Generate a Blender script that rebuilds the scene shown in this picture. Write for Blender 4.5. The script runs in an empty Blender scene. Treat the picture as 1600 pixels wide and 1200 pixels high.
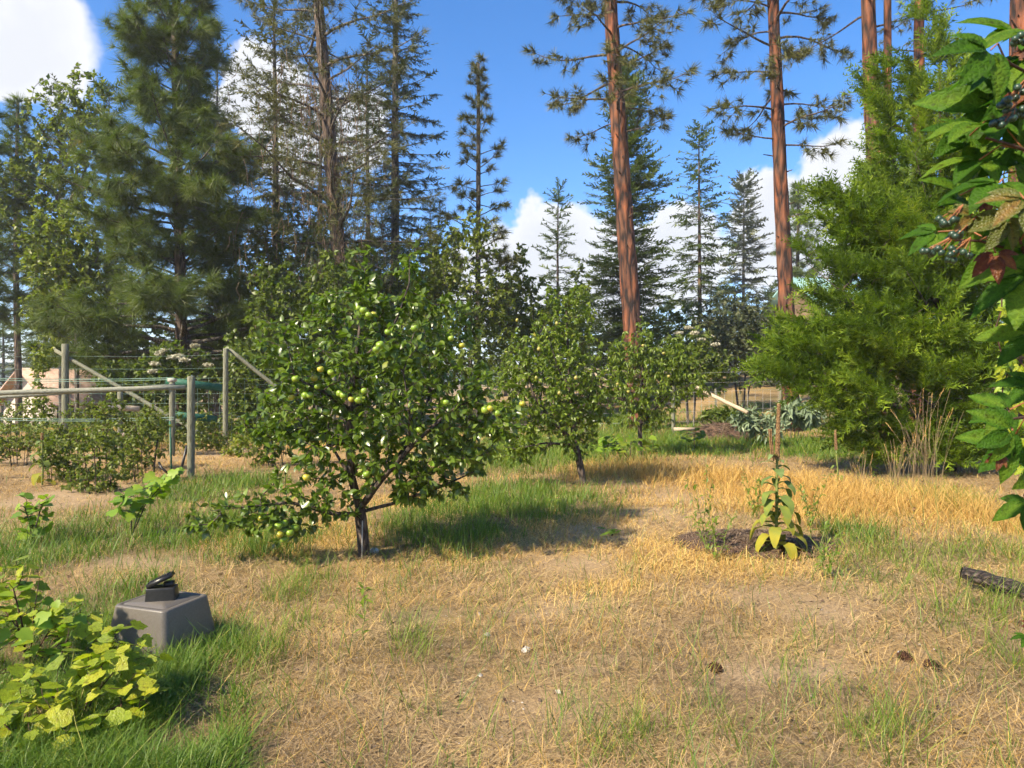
import bpy, math, random
import numpy as np
from mathutils import Vector

random.seed(11)
rng = np.random.default_rng(11)
scene = bpy.context.scene
COL = scene.collection
R = math.radians
F_PX = 1081.0          # focal length in pixels of the 1600 px wide photograph
EYE = 1.6

# ------------------------------------------------------------------ camera
cam_d = bpy.data.cameras.new("camera")
cam_d.sensor_width = 36.0
cam_d.lens = 36.0 * F_PX / 1600.0
cam_d.clip_start = 0.05
cam_d.clip_end = 9000
cam_d.dof.use_dof = True
cam_d.dof.focus_distance = 7.0
cam_d.dof.aperture_fstop = 9.0
cam = bpy.data.objects.new("camera", cam_d)
cam.location = (0, 0, EYE)
cam.rotation_euler = (R(90), 0, 0)
COL.objects.link(cam)
scene.camera = cam

# ------------------------------------------------------------------ exposure
scene.view_settings.view_transform = 'Standard'
scene.view_settings.look = 'None'
scene.view_settings.exposure = 1.76
scene.view_settings.gamma = 1.0
scene.view_settings.use_curve_mapping = False
scene.cycles.max_bounces = 7
scene.cycles.diffuse_bounces = 4
scene.cycles.transmission_bounces = 4
scene.cycles.transparent_max_bounces = 6
scene.cycles.adaptive_threshold = 0.03
scene.cycles.caustics_reflective = False
scene.cycles.caustics_refractive = False

# ------------------------------------------------------------------ sun
SUN = Vector((-0.70, -0.58, 0.78)).normalized()
sun_d = bpy.data.lights.new("sun", 'SUN')
sun_d.energy = 3.35
sun_d.angle = R(2.0)
sun_d.color = (1.0, 0.87, 0.66)
sun = bpy.data.objects.new("sun", sun_d)
sun.rotation_euler = (-SUN).to_track_quat('-Z', 'Y').to_euler()
sun.location = (-30, -15, 30)
COL.objects.link(sun)

# ------------------------------------------------------------------ sky with cumulus clouds
def link(nt, a, b): nt.links.new(a, b)

def build_world():
    w = bpy.data.worlds.new("World"); scene.world = w; w.use_nodes = True
    nt = w.node_tree; nt.nodes.clear(); N = nt.nodes.new
    out = N('ShaderNodeOutputWorld'); bg = N('ShaderNodeBackground')
    link(nt, bg.outputs[0], out.inputs[0])
    sky = N('ShaderNodeTexSky'); sky.sky_type = 'NISHITA'; sky.sun_disc = False
    sky.sun_elevation = math.asin(SUN.z); sky.sun_rotation = math.atan2(SUN.x, SUN.y)
    sky.altitude = 400; sky.air_density = 1.0; sky.dust_density = 0.6; sky.ozone_density = 2.5
    hs = N('ShaderNodeHueSaturation'); hs.inputs['Saturation'].default_value = 1.3
    hs.inputs['Value'].default_value = 0.52
    link(nt, sky.outputs[0], hs.inputs['Color'])
    tc = N('ShaderNodeTexCoord')
    def vm(op, a, b=None, s=None):
        n = N('ShaderNodeVectorMath'); n.operation = op
        for i, v in enumerate((a, b)):
            if v is None: continue
            if isinstance(v, (tuple, list)): n.inputs[i].default_value = v
            else: link(nt, v, n.inputs[i])
        if s is not None: n.inputs['Scale'].default_value = s
        return n
    def ma(op, a, b=None, clamp=False):
        n = N('ShaderNodeMath'); n.operation = op; n.use_clamp = clamp
        for i, v in enumerate((a, b)):
            if v is None: continue
            if isinstance(v, (int, float)): n.inputs[i].default_value = v
            else: link(nt, v, n.inputs[i])
        return n.outputs[0]
    gen = tc.outputs['Generated']
    nz = N('ShaderNodeTexNoise'); nz.inputs['Scale'].default_value = 13; nz.inputs['Detail'].default_value = 4
    nz.inputs['Roughness'].default_value = 0.58
    link(nt, gen, nz.inputs['Vector'])
    off = vm('SUBTRACT', nz.outputs['Color'], (0.5, 0.5, 0.5))
    offs = vm('SCALE', off.outputs[0], s=0.10)
    wd = vm('NORMALIZE', vm('ADD', gen, offs.outputs[0]).outputs[0]).outputs[0]
    def dirv(az, el):
        a, e = R(az), R(el); return (math.sin(a) * math.cos(e), math.cos(a) * math.cos(e), math.sin(e))
    blobs = [(3.2, 11, .085), (-1.5, 8.5, .085), (8.5, 9, .085), (14, 10, .075), (20, 11.5, .075), (24.5, 12, .105), (30, 8, .09),
             (-35, 22, .08), (-20, 21.5, .065), (-18, 17.5, .05), (-13.3, 20, .06)]
    rr = random.Random(5)
    for k in range(12):          # clouds carried on all round, some added out of view to brighten the ambient
        blobs.append((52 + k * 22 + rr.uniform(-8, 8), rr.uniform(9, 30), rr.uniform(.08, .16)))
    dens = None
    for az, el, rad in blobs:
        d = vm('DOT_PRODUCT', wd, dirv(az, el)).outputs['Value']
        n = N('ShaderNodeMath'); n.operation = 'MULTIPLY_ADD'; link(nt, d, n.inputs[0])
        n.inputs[1].default_value = 2 / rad ** 2; n.inputs[2].default_value = 1 - 2 / rad ** 2
        v = n.outputs[0]
        dens = v if dens is None else ma('MAXIMUM', dens, v)
    dd = ma('ADD', ma('MULTIPLY', ma('MAXIMUM', dens, -1.0), .8), ma('MULTIPLY', ma('SUBTRACT', nz.outputs['Fac'], 0.5), 1.7))
    mr = N('ShaderNodeMapRange'); mr.interpolation_type = 'SMOOTHSTEP'
    mr.inputs[1].default_value = 0.0; mr.inputs[2].default_value = 0.34
    mr.inputs[3].default_value = 0.0; mr.inputs[4].default_value = 0.95
    link(nt, dd, mr.inputs[0])
    # white tops, faintly grey-blue bodies
    cr = N('ShaderNodeMapRange'); cr.inputs[1].default_value = 0.05; cr.inputs[2].default_value = 0.8
    link(nt, dd, cr.inputs[0])
    cc = N('ShaderNodeMix'); cc.data_type = 'RGBA'
    cc.inputs[6].default_value = (2.2, 2.2, 2.2, 1); cc.inputs[7].default_value = (1.85, 1.88, 1.95, 1)
    link(nt, cr.outputs[0], cc.inputs[0])
    mx = N('ShaderNodeMix'); mx.data_type = 'RGBA'
    tn = N('ShaderNodeMix'); tn.data_type = 'RGBA'; tn.blend_type = 'MULTIPLY'; tn.inputs[0].default_value = 1
    link(nt, hs.outputs[0], tn.inputs[6]); tn.inputs[7].default_value = (.98, .92, 1.0, 1)
    link(nt, mr.outputs[0], mx.inputs[0]); link(nt, tn.outputs[2], mx.inputs[6]); link(nt, cc.outputs[2], mx.inputs[7])
    link(nt, mx.outputs[2], bg.inputs['Color'])
    bg.inputs['Strength'].default_value = 0.15
    w.cycles.sampling_method = 'NONE'
build_world()

# ------------------------------------------------------------------ small helpers
def W(px, py, d):
    return np.array([(px - 800) / F_PX * d, d, EYE - (py - 600) / F_PX * d])

def gd(py): return EYE * F_PX / (py - 600.0)          # distance of a ground point seen at photo row py

def hash2(ix, iy, seed):
    h = (ix * 374761393 + iy * 668265263 + seed * 974711) & 0xFFFFFFFF
    h = ((h ^ (h >> 13)) * 1274126177) & 0xFFFFFFFF
    return ((h ^ (h >> 16)) & 0xFFFF) / 65535.0

def vnoise(x, y, seed=0):
    x = np.asarray(x, float); y = np.asarray(y, float)
    ix = np.floor(x).astype(np.int64); iy = np.floor(y).astype(np.int64)
    fx = x - ix; fy = y - iy
    fx = fx * fx * (3 - 2 * fx); fy = fy * fy * (3 - 2 * fy)
    a = hash2(ix, iy, seed); b = hash2(ix + 1, iy, seed); c = hash2(ix, iy + 1, seed); d = hash2(ix + 1, iy + 1, seed)
    return (a * (1 - fx) + b * fx) * (1 - fy) + (c * (1 - fx) + d * fx) * fy

def fbm(x, y, seed=0, o=3):
    s = 0; a = .5; t = 0
    for k in range(o):
        s = s + a * vnoise(np.asarray(x) * 2 ** k, np.asarray(y) * 2 ** k, seed + k); t += a; a *= .5
    return s / t

def sstep(v, a, b):
    t = np.clip((np.asarray(v, float) - a) / (b - a), 0, 1); return t * t * (3 - 2 * t)

def hgt(x, y):
    x = np.asarray(x, float); y = np.asarray(y, float)
    h = 0.07 * (fbm(x * .35, y * .35, 3, 2) - .5) + 0.05 * (fbm(x * 1.3, y * 1.3, 9, 2) - .5)
    h = h + sstep(y, 17, 48) * sstep(x, -3, 14) * 2.2
    h = h - sstep(y, 22, 60) * sstep(-x, 5, 26) * 2.4
    far = np.hypot(x, y)
    return h + sstep(far, 90, 500) * 6 * (fbm(x * .006, y * .006, 21, 2))

def norm(v): return v / np.maximum(np.linalg.norm(v, axis=-1, keepdims=True), 1e-9)

def rand_dirs(n):
    return norm(rng.normal(size=(n, 3)))

def frames(d, up, roll=None):
    """matrices whose columns are side, d, normal"""
    d = norm(d); x = np.cross(d, up); bad = np.linalg.norm(x, axis=1) < 1e-3
    x[bad] = np.cross(d[bad], np.array([1., .2, .1])); x = norm(x); z = np.cross(x, d)
    if roll is not None:
        c, s = np.cos(roll)[:, None], np.sin(roll)[:, None]
        x, z = x * c + z * s, z * c - x * s
    return np.stack([x, d, z], axis=2)

class Geo:
    def __init__(s): s.V = []; s.F = []; s.T = []; s.n = 0
    def add(s, V, faces, t=0.5):
        V = np.asarray(V, float).reshape(-1, 3)
        for f in faces:
            f = np.asarray(f, np.int64)
            if f.size: s.F.append(f + s.n)
        s.T.append(np.broadcast_to(np.asarray(t, float), (len(V),)).copy() if np.ndim(t) == 0 else np.asarray(t, float).ravel())
        s.V.append(V); s.n += len(V)
    def batch(s, tv, tf, M, loc, tint=None, tt=None):
        n, k = len(loc), len(tv)
        if n == 0: return
        V = np.einsum('nij,kj->nki', M, tv) + loc[:, None, :]
        f = (np.asarray(tf)[None] + (np.arange(n) * k)[:, None, None]).reshape(-1, np.asarray(tf).shape[1])
        t = np.zeros((n, k)) + (0.5 if tint is None else np.asarray(tint)[:, None])
        if tt is not None: t = t + np.asarray(tt)[None]
        s.add(V, [f], np.clip(t, 0, 1).ravel())
    def segs(s, P0, P1, r0, r1, sides=4, t=0.5):
        P0 = np.asarray(P0, float).reshape(-1, 3); P1 = np.asarray(P1, float).reshape(-1, 3)
        n = len(P0)
        if n == 0: return
        M = frames(P1 - P0, np.tile([0.13, 0.31, 1.0], (n, 1)))
        a = np.arange(sides) / sides * 2 * np.pi
        ring = np.stack([np.cos(a), np.sin(a)], 1)
        off = M[:, None, :, 0] * ring[None, :, :1] + M[:, None, :, 2] * ring[None, :, 1:]
        A = P0[:, None] + off * np.broadcast_to(np.asarray(r0, float), (n,))[:, None, None]
        B = P1[:, None] + off * np.broadcast_to(np.asarray(r1, float), (n,))[:, None, None]
        V = np.concatenate([A, B], 1)
        i = np.arange(sides); j = (i + 1) % sides
        f = np.stack([i, j, j + sides, i + sides], 1)
        f = (f[None] + (np.arange(n) * 2 * sides)[:, None, None]).reshape(-1, 4)
        s.add(V, [f], t if np.ndim(t) == 0 else np.repeat(t, 2 * sides))
    def tube(s, P, r, sides=8, t=0.5, cap=True, rough=0.0):
        P = np.asarray(P, float); m = len(P); r = np.broadcast_to(np.asarray(r, float), (m,))
        T = np.gradient(P, axis=0); M = frames(T, np.tile([0.21, -0.9, 0.17], (m, 1)) if abs(norm(T)[0][2]) > .7 else np.tile([0, 0, 1.], (m, 1)))
        a = np.arange(sides) / sides * 2 * np.pi
        rr = r[:, None] * (1 + rough * (rng.random((m, sides)) - .5))
        V = P[:, None] + M[:, None, :, 0] * (np.cos(a)[None, :, None] * rr[..., None]) + M[:, None, :, 2] * (np.sin(a)[None, :, None] * rr[..., None])
        i = np.arange(sides); j = (i + 1) % sides
        q = np.stack([i, j, j + sides, i + sides], 1)
        f = (q[None] + (np.arange(m - 1) * sides)[:, None, None]).reshape(-1, 4)
        V = V.reshape(-1, 3); F = [f]
        if cap:
            V = np.concatenate([V, P[:1], P[-1:]])
            c0, c1 = m * sides, m * sides + 1; l = (m - 1) * sides
            F.append(np.stack([j, i, np.full(sides, c0)], 1)); F.append(np.stack([i + l, j + l, np.full(sides, c1)], 1))
        s.add(V, F, t)
    def box(s, c, size, Mx=None, t=0.5):
        sx, sy, sz = np.asarray(size) / 2
        v = np.array([[x, y, z] for z in (-sz, sz) for x, y in ((-sx, -sy), (sx, -sy), (sx, sy), (-sx, sy))])
        if Mx is not None: v = v @ np.asarray(Mx).T
        f = [[3, 2, 1, 0], [4, 5, 6, 7], [0, 1, 5, 4], [1, 2, 6, 5], [2, 3, 7, 6], [3, 0, 4, 7]]
        s.add(v + np.asarray(c), [np.array(f)], t)
    def ball(s, c, rad, nu=8, nv=6, squash=1.0, t=0.5, prof=None):
        V = []; 
        for j in range(nv + 1):
            th = math.pi * j / nv
            rr, zz = math.sin(th), math.cos(th) * squash
            if prof: rr, zz = prof(th)
            for i in range(nu):
                a = 2 * math.pi * i / nu; V.append((c[0] + rad * rr * math.cos(a), c[1] + rad * rr * math.sin(a), c[2] + rad * zz))
        F = [(j * nu + i, (j + 1) * nu + i, (j + 1) * nu + (i + 1) % nu, j * nu + (i + 1) % nu) for j in range(nv) for i in range(nu)]
        s.add(np.array(V), [np.array(F)], t)
    def mesh(s, name, mat, smooth=False):
        me = bpy.data.meshes.new(name)
        V = np.concatenate(s.V); T = np.concatenate(s.T)
        loops = np.concatenate([f.ravel() for f in s.F]); tot = np.concatenate([np.full(len(f), f.shape[1]) for f in s.F])
        me.vertices.add(len(V)); me.vertices.foreach_set('co', V.astype(np.float32).ravel())
        me.loops.add(len(loops)); me.loops.foreach_set('vertex_index', loops.astype(np.int32))
        me.polygons.add(len(tot)); st = np.concatenate([[0], np.cumsum(tot)[:-1]])
        me.polygons.foreach_set('loop_start', st.astype(np.int32)); me.polygons.foreach_set('loop_total', tot.astype(np.int32))
        if smooth: me.polygons.foreach_set('use_smooth', np.ones(len(tot), bool))
        at = me.attributes.new('tint', 'FLOAT', 'POINT'); at.data.foreach_set('value', T.astype(np.float32))
        me.update(calc_edges=True)
        if mat: me.materials.append(mat)
        return me

def obj(name, me, parent=None, loc=(0, 0, 0), kind=None):
    o = bpy.data.objects.new(name, me); COL.objects.link(o); o.location = loc
    if parent: o.parent = parent
    if kind: o['kind'] = kind
    return o

def part(name, g, mat, parent, smooth=False, kind=None, label=None):
    o = obj(name, g.mesh(name, mat, smooth), parent, kind=kind)
    if label: o['label'] = label
    return o

def tag(o, label, cat, group=None):
    o['label'] = label; o['category'] = cat
    if group: o['group'] = group
    return o

def thing(name, label, cat, loc, group=None):
    o = bpy.data.objects.new(name, None); COL.objects.link(o); o.location = [float(v) for v in loc]
    o.empty_display_size = .2
    return tag(o, label, cat, group)

# ------------------------------------------------------------------ materials
def new_mat(name):
    m = bpy.data.materials.new(name); m.use_nodes = True; nt = m.node_tree
    b = nt.nodes['Principled BSDF']; return m, nt, b

def ramp(nt, fac, stops):
    r = nt.nodes.new('ShaderNodeValToRGB'); e = r.color_ramp.elements
    while len(e) < len(stops): e.new(.5)
    for k, (p, c) in enumerate(stops): e[k].position = p; e[k].color = (*c, 1)
    link(nt, fac, r.inputs[0]); return r.outputs[0]

def leaf_mat(name, stops, rough=.45, trans=.35, spec=.4, tboost=(1.3, 1.5, .6), mottle=0):
    m, nt, b = new_mat(name)
    at = nt.nodes.new('ShaderNodeAttribute'); at.attribute_name = 'tint'
    c = ramp(nt, at.outputs['Fac'], stops)
    if mottle:          # blotches, brown specks and a fine network of veins
        tc = nt.nodes.new('ShaderNodeTexCoord'); oi = nt.nodes.new('ShaderNodeObjectInfo'); ad = nt.nodes.new('ShaderNodeVectorMath'); ad.operation = 'ADD'
        link(nt, tc.outputs['Object'], ad.inputs[0]); link(nt, oi.outputs['Random'], ad.inputs[1])
        n = nt.nodes.new('ShaderNodeTexNoise'); n.inputs['Scale'].default_value = mottle; n.inputs['Detail'].default_value = 5; link(nt, ad.outputs[0], n.inputs['Vector'])
        f = ramp(nt, n.outputs['Fac'], [(.25, (.35, .22, .10)), (.36, (.75, .72, .6)), (.5, (1, 1, 1)), (.75, (1.0, 1.0, 1.0))])
        v = nt.nodes.new('ShaderNodeTexVoronoi'); v.feature = 'DISTANCE_TO_EDGE'; v.inputs['Scale'].default_value = mottle * 1.6; link(nt, ad.outputs[0], v.inputs['Vector'])
        f2 = ramp(nt, v.outputs['Distance'], [(.0, (1.35, 1.3, 1.1)), (.10, (.92, .92, .92)), (.4, (1, 1, 1))])
        for ff in (f, f2):
            q = nt.nodes.new('ShaderNodeMix'); q.data_type = 'RGBA'; q.blend_type = 'MULTIPLY'; q.inputs[0].default_value = 1; link(nt, c, q.inputs[6]); link(nt, ff, q.inputs[7]); c = q.outputs[2]
        bp = nt.nodes.new('ShaderNodeBump'); bp.inputs['Strength'].default_value = .35; bp.inputs['Distance'].default_value = .02; link(nt, v.outputs['Distance'], bp.inputs['Height']); link(nt, bp.outputs[0], b.inputs['Normal'])
    link(nt, c, b.inputs['Base Color']); b.inputs['Roughness'].default_value = rough
    b.inputs['Specular IOR Level'].default_value = spec
    tr = nt.nodes.new('ShaderNodeBsdfTranslucent')
    mu = nt.nodes.new('ShaderNodeMix'); mu.data_type = 'RGBA'; mu.blend_type = 'MULTIPLY'; mu.inputs[0].default_value = 1
    link(nt, c, mu.inputs[6]); mu.inputs[7].default_value = (*tboost, 1); link(nt, mu.outputs[2], tr.inputs[0])
    mx = nt.nodes.new('ShaderNodeMixShader'); mx.inputs[0].default_value = trans
    link(nt, b.outputs[0], mx.inputs[1]); link(nt, tr.outputs[0], mx.inputs[2])
    link(nt, mx.outputs[0], nt.nodes['Material Output'].inputs[0]); return m

def bark_mat(name, dark, mid, light, sc=(9, 9, 2.0), bump=.6, rough=.9, blotch=None):
    m, nt, b = new_mat(name); N = nt.nodes.new
    tc = N('ShaderNodeTexCoord'); mp = N('ShaderNodeMapping'); mp.inputs['Scale'].default_value = sc
    link(nt, tc.outputs['Object'], mp.inputs[0])
    n1 = N('ShaderNodeTexNoise'); n1.inputs['Scale'].default_value = 1.6; n1.inputs['Detail'].default_value = 5
    link(nt, mp.outputs[0], n1.inputs['Vector'])
    ad = N('ShaderNodeMix'); ad.data_type = 'VECTOR'; ad.inputs[0].default_value = .28
    link(nt, mp.outputs[0], ad.inputs[4]); link(nt, n1.outputs['Color'], ad.inputs[5])
    vo = N('ShaderNodeTexVoronoi'); vo.feature = 'DISTANCE_TO_EDGE'; vo.inputs['Scale'].default_value = 1.0
    link(nt, ad.outputs[1], vo.inputs['Vector'])
    mm = N('ShaderNodeMath'); mm.operation = 'MULTIPLY_ADD'; mm.inputs[1].default_value = 1.6
    link(nt, vo.outputs['Distance'], mm.inputs[0])
    m2 = N('ShaderNodeMath'); m2.operation = 'SUBTRACT'; m2.inputs[1].default_value = .42
    link(nt, n1.outputs['Fac'], m2.inputs[0]); link(nt, m2.outputs[0], mm.inputs[2])
    c = ramp(nt, mm.outputs[0], [(.05, dark), (.32, mid), (.75, light)])
    if blotch:
        n3 = N('ShaderNodeTexNoise'); n3.inputs['Scale'].default_value = .9; n3.inputs['Detail'].default_value = 4; link(nt, tc.outputs['Object'], n3.inputs['Vector'])
        f3 = N('ShaderNodeMapRange'); f3.inputs[1].default_value = .45; f3.inputs[2].default_value = .68; f3.inputs[4].default_value = .75; link(nt, n3.outputs['Fac'], f3.inputs[0])
        q = N('ShaderNodeMix'); q.data_type = 'RGBA'; q.blend_type = 'MIX'; link(nt, f3.outputs[0], q.inputs[0]); link(nt, c, q.inputs[6])
        c2 = ramp(nt, mm.outputs[0], [(.05, dark), (.6, blotch)]); link(nt, c2, q.inputs[7]); c = q.outputs[2]
    link(nt, c, b.inputs['Base Color']); b.inputs['Roughness'].default_value = rough
    bp = N('ShaderNodeBump'); bp.inputs['Strength'].default_value = bump; bp.inputs['Distance'].default_value = .06
    link(nt, mm.outputs[0], bp.inputs['Height']); link(nt, bp.outputs[0], b.inputs['Normal'])
    return m

def plain_mat(name, stops, scale=8, rough=.7, spec=.3, bump=.2, stretch=(1, 1, 1), dist=.01):
    m, nt, b = new_mat(name); N = nt.nodes.new
    tc = N('ShaderNodeTexCoord'); mp = N('ShaderNodeMapping'); mp.inputs['Scale'].default_value = stretch
    link(nt, tc.outputs['Object'], mp.inputs[0])
    n = N('ShaderNodeTexNoise'); n.inputs['Scale'].default_value = scale; n.inputs['Detail'].default_value = 6
    link(nt, mp.outputs[0], n.inputs['Vector'])
    link(nt, ramp(nt, n.outputs['Fac'], stops), b.inputs['Base Color'])
    b.inputs['Roughness'].default_value = rough; b.inputs['Specular IOR Level'].default_value = spec
    bp = N('ShaderNodeBump'); bp.inputs['Strength'].default_value = bump; bp.inputs['Distance'].default_value = dist
    link(nt, n.outputs['Fac'], bp.inputs['Height']); link(nt, bp.outputs[0], b.inputs['Normal'])
    return m

M = {}
M['apple_leaf'] = leaf_mat('apple_leaf', [(0, (0.061, 0.103, 0.011)), (.5, (0.117, 0.182, 0.018)), (.85, (0.195, 0.265, 0.031)), (1, (0.293, 0.322, 0.054))], rough=.33, trans=.38, spec=.75)
M['pear_leaf'] = leaf_mat('pear_leaf', [(0, (0.073, 0.115, 0.013)), (.5, (0.140, 0.201, 0.020)), (.85, (0.232, 0.287, 0.031)), (1, (0.366, 0.333, 0.045))], rough=.4, trans=.38)
M['shrub_leaf'] = leaf_mat('shrub_leaf', [(0, (0.059, 0.085, 0.013)), (.5, (0.110, 0.149, 0.022)), (1, (0.195, 0.236, 0.041))], trans=.36)
M['aspen_leaf'] = leaf_mat('aspen_leaf', [(0, (0.076, 0.103, 0.014)), (.5, (0.152, 0.190, 0.027)), (1, (0.268, 0.287, 0.045))], trans=.35)
M['maple_leaf'] = leaf_mat('maple_leaf', [(0, (.07, .10, .015)), (.5, (.16, .20, .025)), (1, (.30, .30, .04))], trans=.4)
M['yellow_leaf'] = leaf_mat('yellow_leaf', [(0, (.15, .21, .012)), (.5, (.27, .34, .018)), (.85, (.40, .40, .03)), (1, (.48, .32, .09))], mottle=5, trans=.42)
M['grape_leaf'] = leaf_mat('grape_leaf', [(0, (.10, .18, .016)), (.5, (.18, .29, .022)), (1, (.30, .38, .04))], trans=.38)
M['creeper_leaf'] = leaf_mat('creeper_leaf', [(0, (.018, .055, .004)), (.6, (.044, .110, .007)), (1, (.10, .17, .014))], mottle=7, rough=.6, trans=.36, spec=.15, tboost=(1.1, 1.5, .4))
M['creeper_red'] = leaf_mat('creeper_red', [(0, (.05, .010, .005)), (.6, (.11, .028, .010)), (1, (.18, .08, .02))], mottle=7, rough=.5, trans=.3, tboost=(1.5, .8, .6))
M['creeper_olive'] = leaf_mat('creeper_olive', [(0, (.045, .060, .006)), (.6, (.085, .10, .012)), (1, (.18, .10, .02))], mottle=7, rough=.5, trans=.3)
M['mullein_leaf'] = leaf_mat('mullein_leaf', [(0, (.30, .26, .03)), (.35, (.16, .20, .04)), (.7, (.11, .16, .05)), (1, (.18, .24, .09))], rough=.8, trans=.2, spec=.1)
M['pine_needle'] = leaf_mat('pine_needle', [(0, (0.052, 0.078, 0.013)), (.5, (0.098, 0.135, 0.023)), (.9, (0.172, 0.205, 0.041)), (1, (0.276, 0.205, 0.045))], rough=.5, trans=.3)
M['pine_needle_dry'] = leaf_mat('pine_needle_dry', [(0, (0.063, 0.071, 0.016)), (.6, (0.132, 0.135, 0.031)), (1, (0.253, 0.194, 0.054))], rough=.55, trans=.15)
M['spruce_needle'] = leaf_mat('spruce_needle', [(0, (0.041, 0.065, 0.013)), (.5, (0.081, 0.113, 0.025)), (1, (0.149, 0.184, 0.041))], rough=.55, trans=.28)
M['fir_needle'] = leaf_mat('fir_needle', [(0, (0.034, 0.048, 0.018)), (.5, (0.069, 0.086, 0.031)), (1, (0.138, 0.140, 0.050))], rough=.55, trans=.15)
M['juniper'] = leaf_mat('juniper', [(0, (0.051, 0.094, 0.009)), (.4, (0.115, 0.183, 0.013)), (.75, (0.220, 0.301, 0.021)), (1, (0.366, 0.401, 0.050))], rough=.6, trans=.36, spec=.2)
M['dead_twig'] = leaf_mat('dead_twig', [(0, (.07, .05, .038)), (.5, (.14, .10, .07)), (1, (.24, .17, .11))], rough=.9, trans=0, spec=.1)
M['grit'] = leaf_mat('grit', [(0, (.14, .11, .085)), (.6, (.34, .28, .22)), (1, (.58, .54, .48))], rough=.9, trans=0, spec=.15)
M['crumb'] = leaf_mat('crumb', [(0, (.030, .018, .012)), (.6, (.085, .055, .038)), (.9, (.20, .15, .11)), (1, (.40, .34, .28))], rough=.9, trans=0, spec=.1)
M['grass_green'] = leaf_mat('grass_green', [(0, (.050, .115, .010)), (.45, (.110, .195, .018)), (.8, (.205, .260, .032)), (1, (.34, .31, .07))], rough=.5, trans=.35)
M['grass_dry'] = leaf_mat('grass_dry', [(0, (0.254, 0.138, 0.038)), (.5, (0.488, 0.302, 0.080)), (1, (0.700, 0.498, 0.165))], rough=.7, trans=.25, spec=.2, tboost=(1.2, 1.1, .8))
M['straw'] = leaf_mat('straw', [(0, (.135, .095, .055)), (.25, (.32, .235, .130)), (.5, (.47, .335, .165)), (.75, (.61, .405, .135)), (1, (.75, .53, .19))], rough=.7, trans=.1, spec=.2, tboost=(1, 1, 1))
M['silver_leaf'] = leaf_mat('silver_leaf', [(0, (.10, .14, .08)), (.5, (.20, .26, .15)), (1, (.34, .40, .26))], rough=.7, trans=.2)
M['flower_white'] = leaf_mat('flower_white', [(0, (.36, .34, .22)), (1, (.58, .55, .42))], rough=.7, trans=.3, tboost=(1, 1, 1))
M['bark_red'] = bark_mat('bark_red', (.012, .006, .004), (.110, .036, .014), (.265, .085, .032), sc=(6, 6, 1.3), bump=1.0, blotch=(.13, .075, .048))
M['bark_brown'] = bark_mat('bark_brown', (.022, .015, .012), (.085, .058, .042), (.18, .125, .09))
M['bark_grey'] = bark_mat('bark_grey', (.03, .025, .02), (.10, .085, .068), (.20, .17, .135), sc=(14, 14, 3.5))
M['bark_fruit'] = bark_mat('bark_fruit', (.022, .016, .012), (.065, .048, .036), (.14, .105, .08), sc=(30, 30, 9), bump=.4)
M['bark_log'] = bark_mat('bark_log', (.010, .007, .006), (.042, .030, .024), (.14, .105, .08), sc=(7, 36, 36), bump=.8)
M['post_wood'] = plain_mat('post_wood', [(.30, (.045, .042, .03)), (.40, (.13, .13, .09)), (.55, (.20, .20, .14)), (.8, (.30, .28, .21))], 7, .9, .1, .8, (14, 14, .9))
M['rail_wood'] = plain_mat('rail_wood', [(.28, (.10, .10, .07)), (.42, (.22, .22, .165)), (.6, (.29, .29, .22)), (.8, (.38, .36, .28))], 7, .8, .2, .5, (.9, 12, 12))
M['pale_wood'] = plain_mat('pale_wood', [(.25, (.28, .21, .14)), (.55, (.46, .37, .26)), (.8, (.60, .51, .38))], 5, .8, .2, .4, (2, 9, 9))
M['green_paint'] = plain_mat('green_paint', [(.3, (.018, .075, .045)), (.6, (.030, .125, .075)), (.8, (.10, .19, .13))], 5, .6, .3, .3, (2, 8, 8))
M['wire'] = plain_mat('wire', [(.3, (.10, .20, .14)), (.7, (.22, .34, .26))], 3, .5, .5, 0)
M['wire_grey'] = plain_mat('wire_grey', [(.3, (.30, .29, .27)), (.7, (.48, .46, .42))], 3, .45, .5, 0)
M['apple_skin'] = plain_mat('apple_skin', [(.3, (.14, .24, .02)), (.55, (.21, .31, .03)), (.8, (.32, .34, .05))], 14, .32, .5, .02)
M['apple_skin_ripe'] = plain_mat('apple_skin_ripe', [(.3, (.30, .32, .03)), (.6, (.42, .37, .04)), (.85, (.46, .27, .05))], 14, .32, .5, .02)
M['pear_skin'] = plain_mat('pear_skin', [(.3, (.22, .24, .04)), (.6, (.32, .27, .06)), (.85, (.36, .18, .06))], 18, .4, .5, .02)
M['plastic_grey'] = plain_mat('plastic_grey', [(.3, (.098, .085, .069)), (.7, (.124, .110, .092))], 90, .42, .45, .06, dist=.002)
M['plastic_black'] = plain_mat('plastic_black', [(.3, (.010, .010, .010)), (.7, (.022, .021, .020))], 60, .38, .45, .1, dist=.002)
M['mulch'] = plain_mat('mulch', [(.3, (.045, .026, .018)), (.5, (.11, .066, .045)), (.75, (.22, .145, .10))], 42, .95, .1, .9, dist=.03)
M['roof_pink'] = plain_mat('roof_pink', [(.3, (.33, .22, .165)), (.6, (.44, .31, .24)), (.8, (.52, .40, .33))], 5, .9, .1, .3)
M['wall_white'] = plain_mat('wall_white', [(.3, (.42, .36, .30)), (.7, (.54, .47, .40))], 3, .9, .1, .2)
M['wall_timber'] = plain_mat('wall_timber', [(.3, (.10, .065, .04)), (.7, (.20, .14, .09))], 4, .85, .15, .3, (1, 1, 6))
M['roof_metal'] = plain_mat('roof_metal', [(.3, (.20, .36, .34)), (.7, (.30, .48, .46))], 2, .35, .5, .05)
M['window_glass'] = plain_mat('window_glass', [(.3, (.02, .025, .03)), (.7, (.04, .05, .055))], 2, .08, .6, 0)
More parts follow.
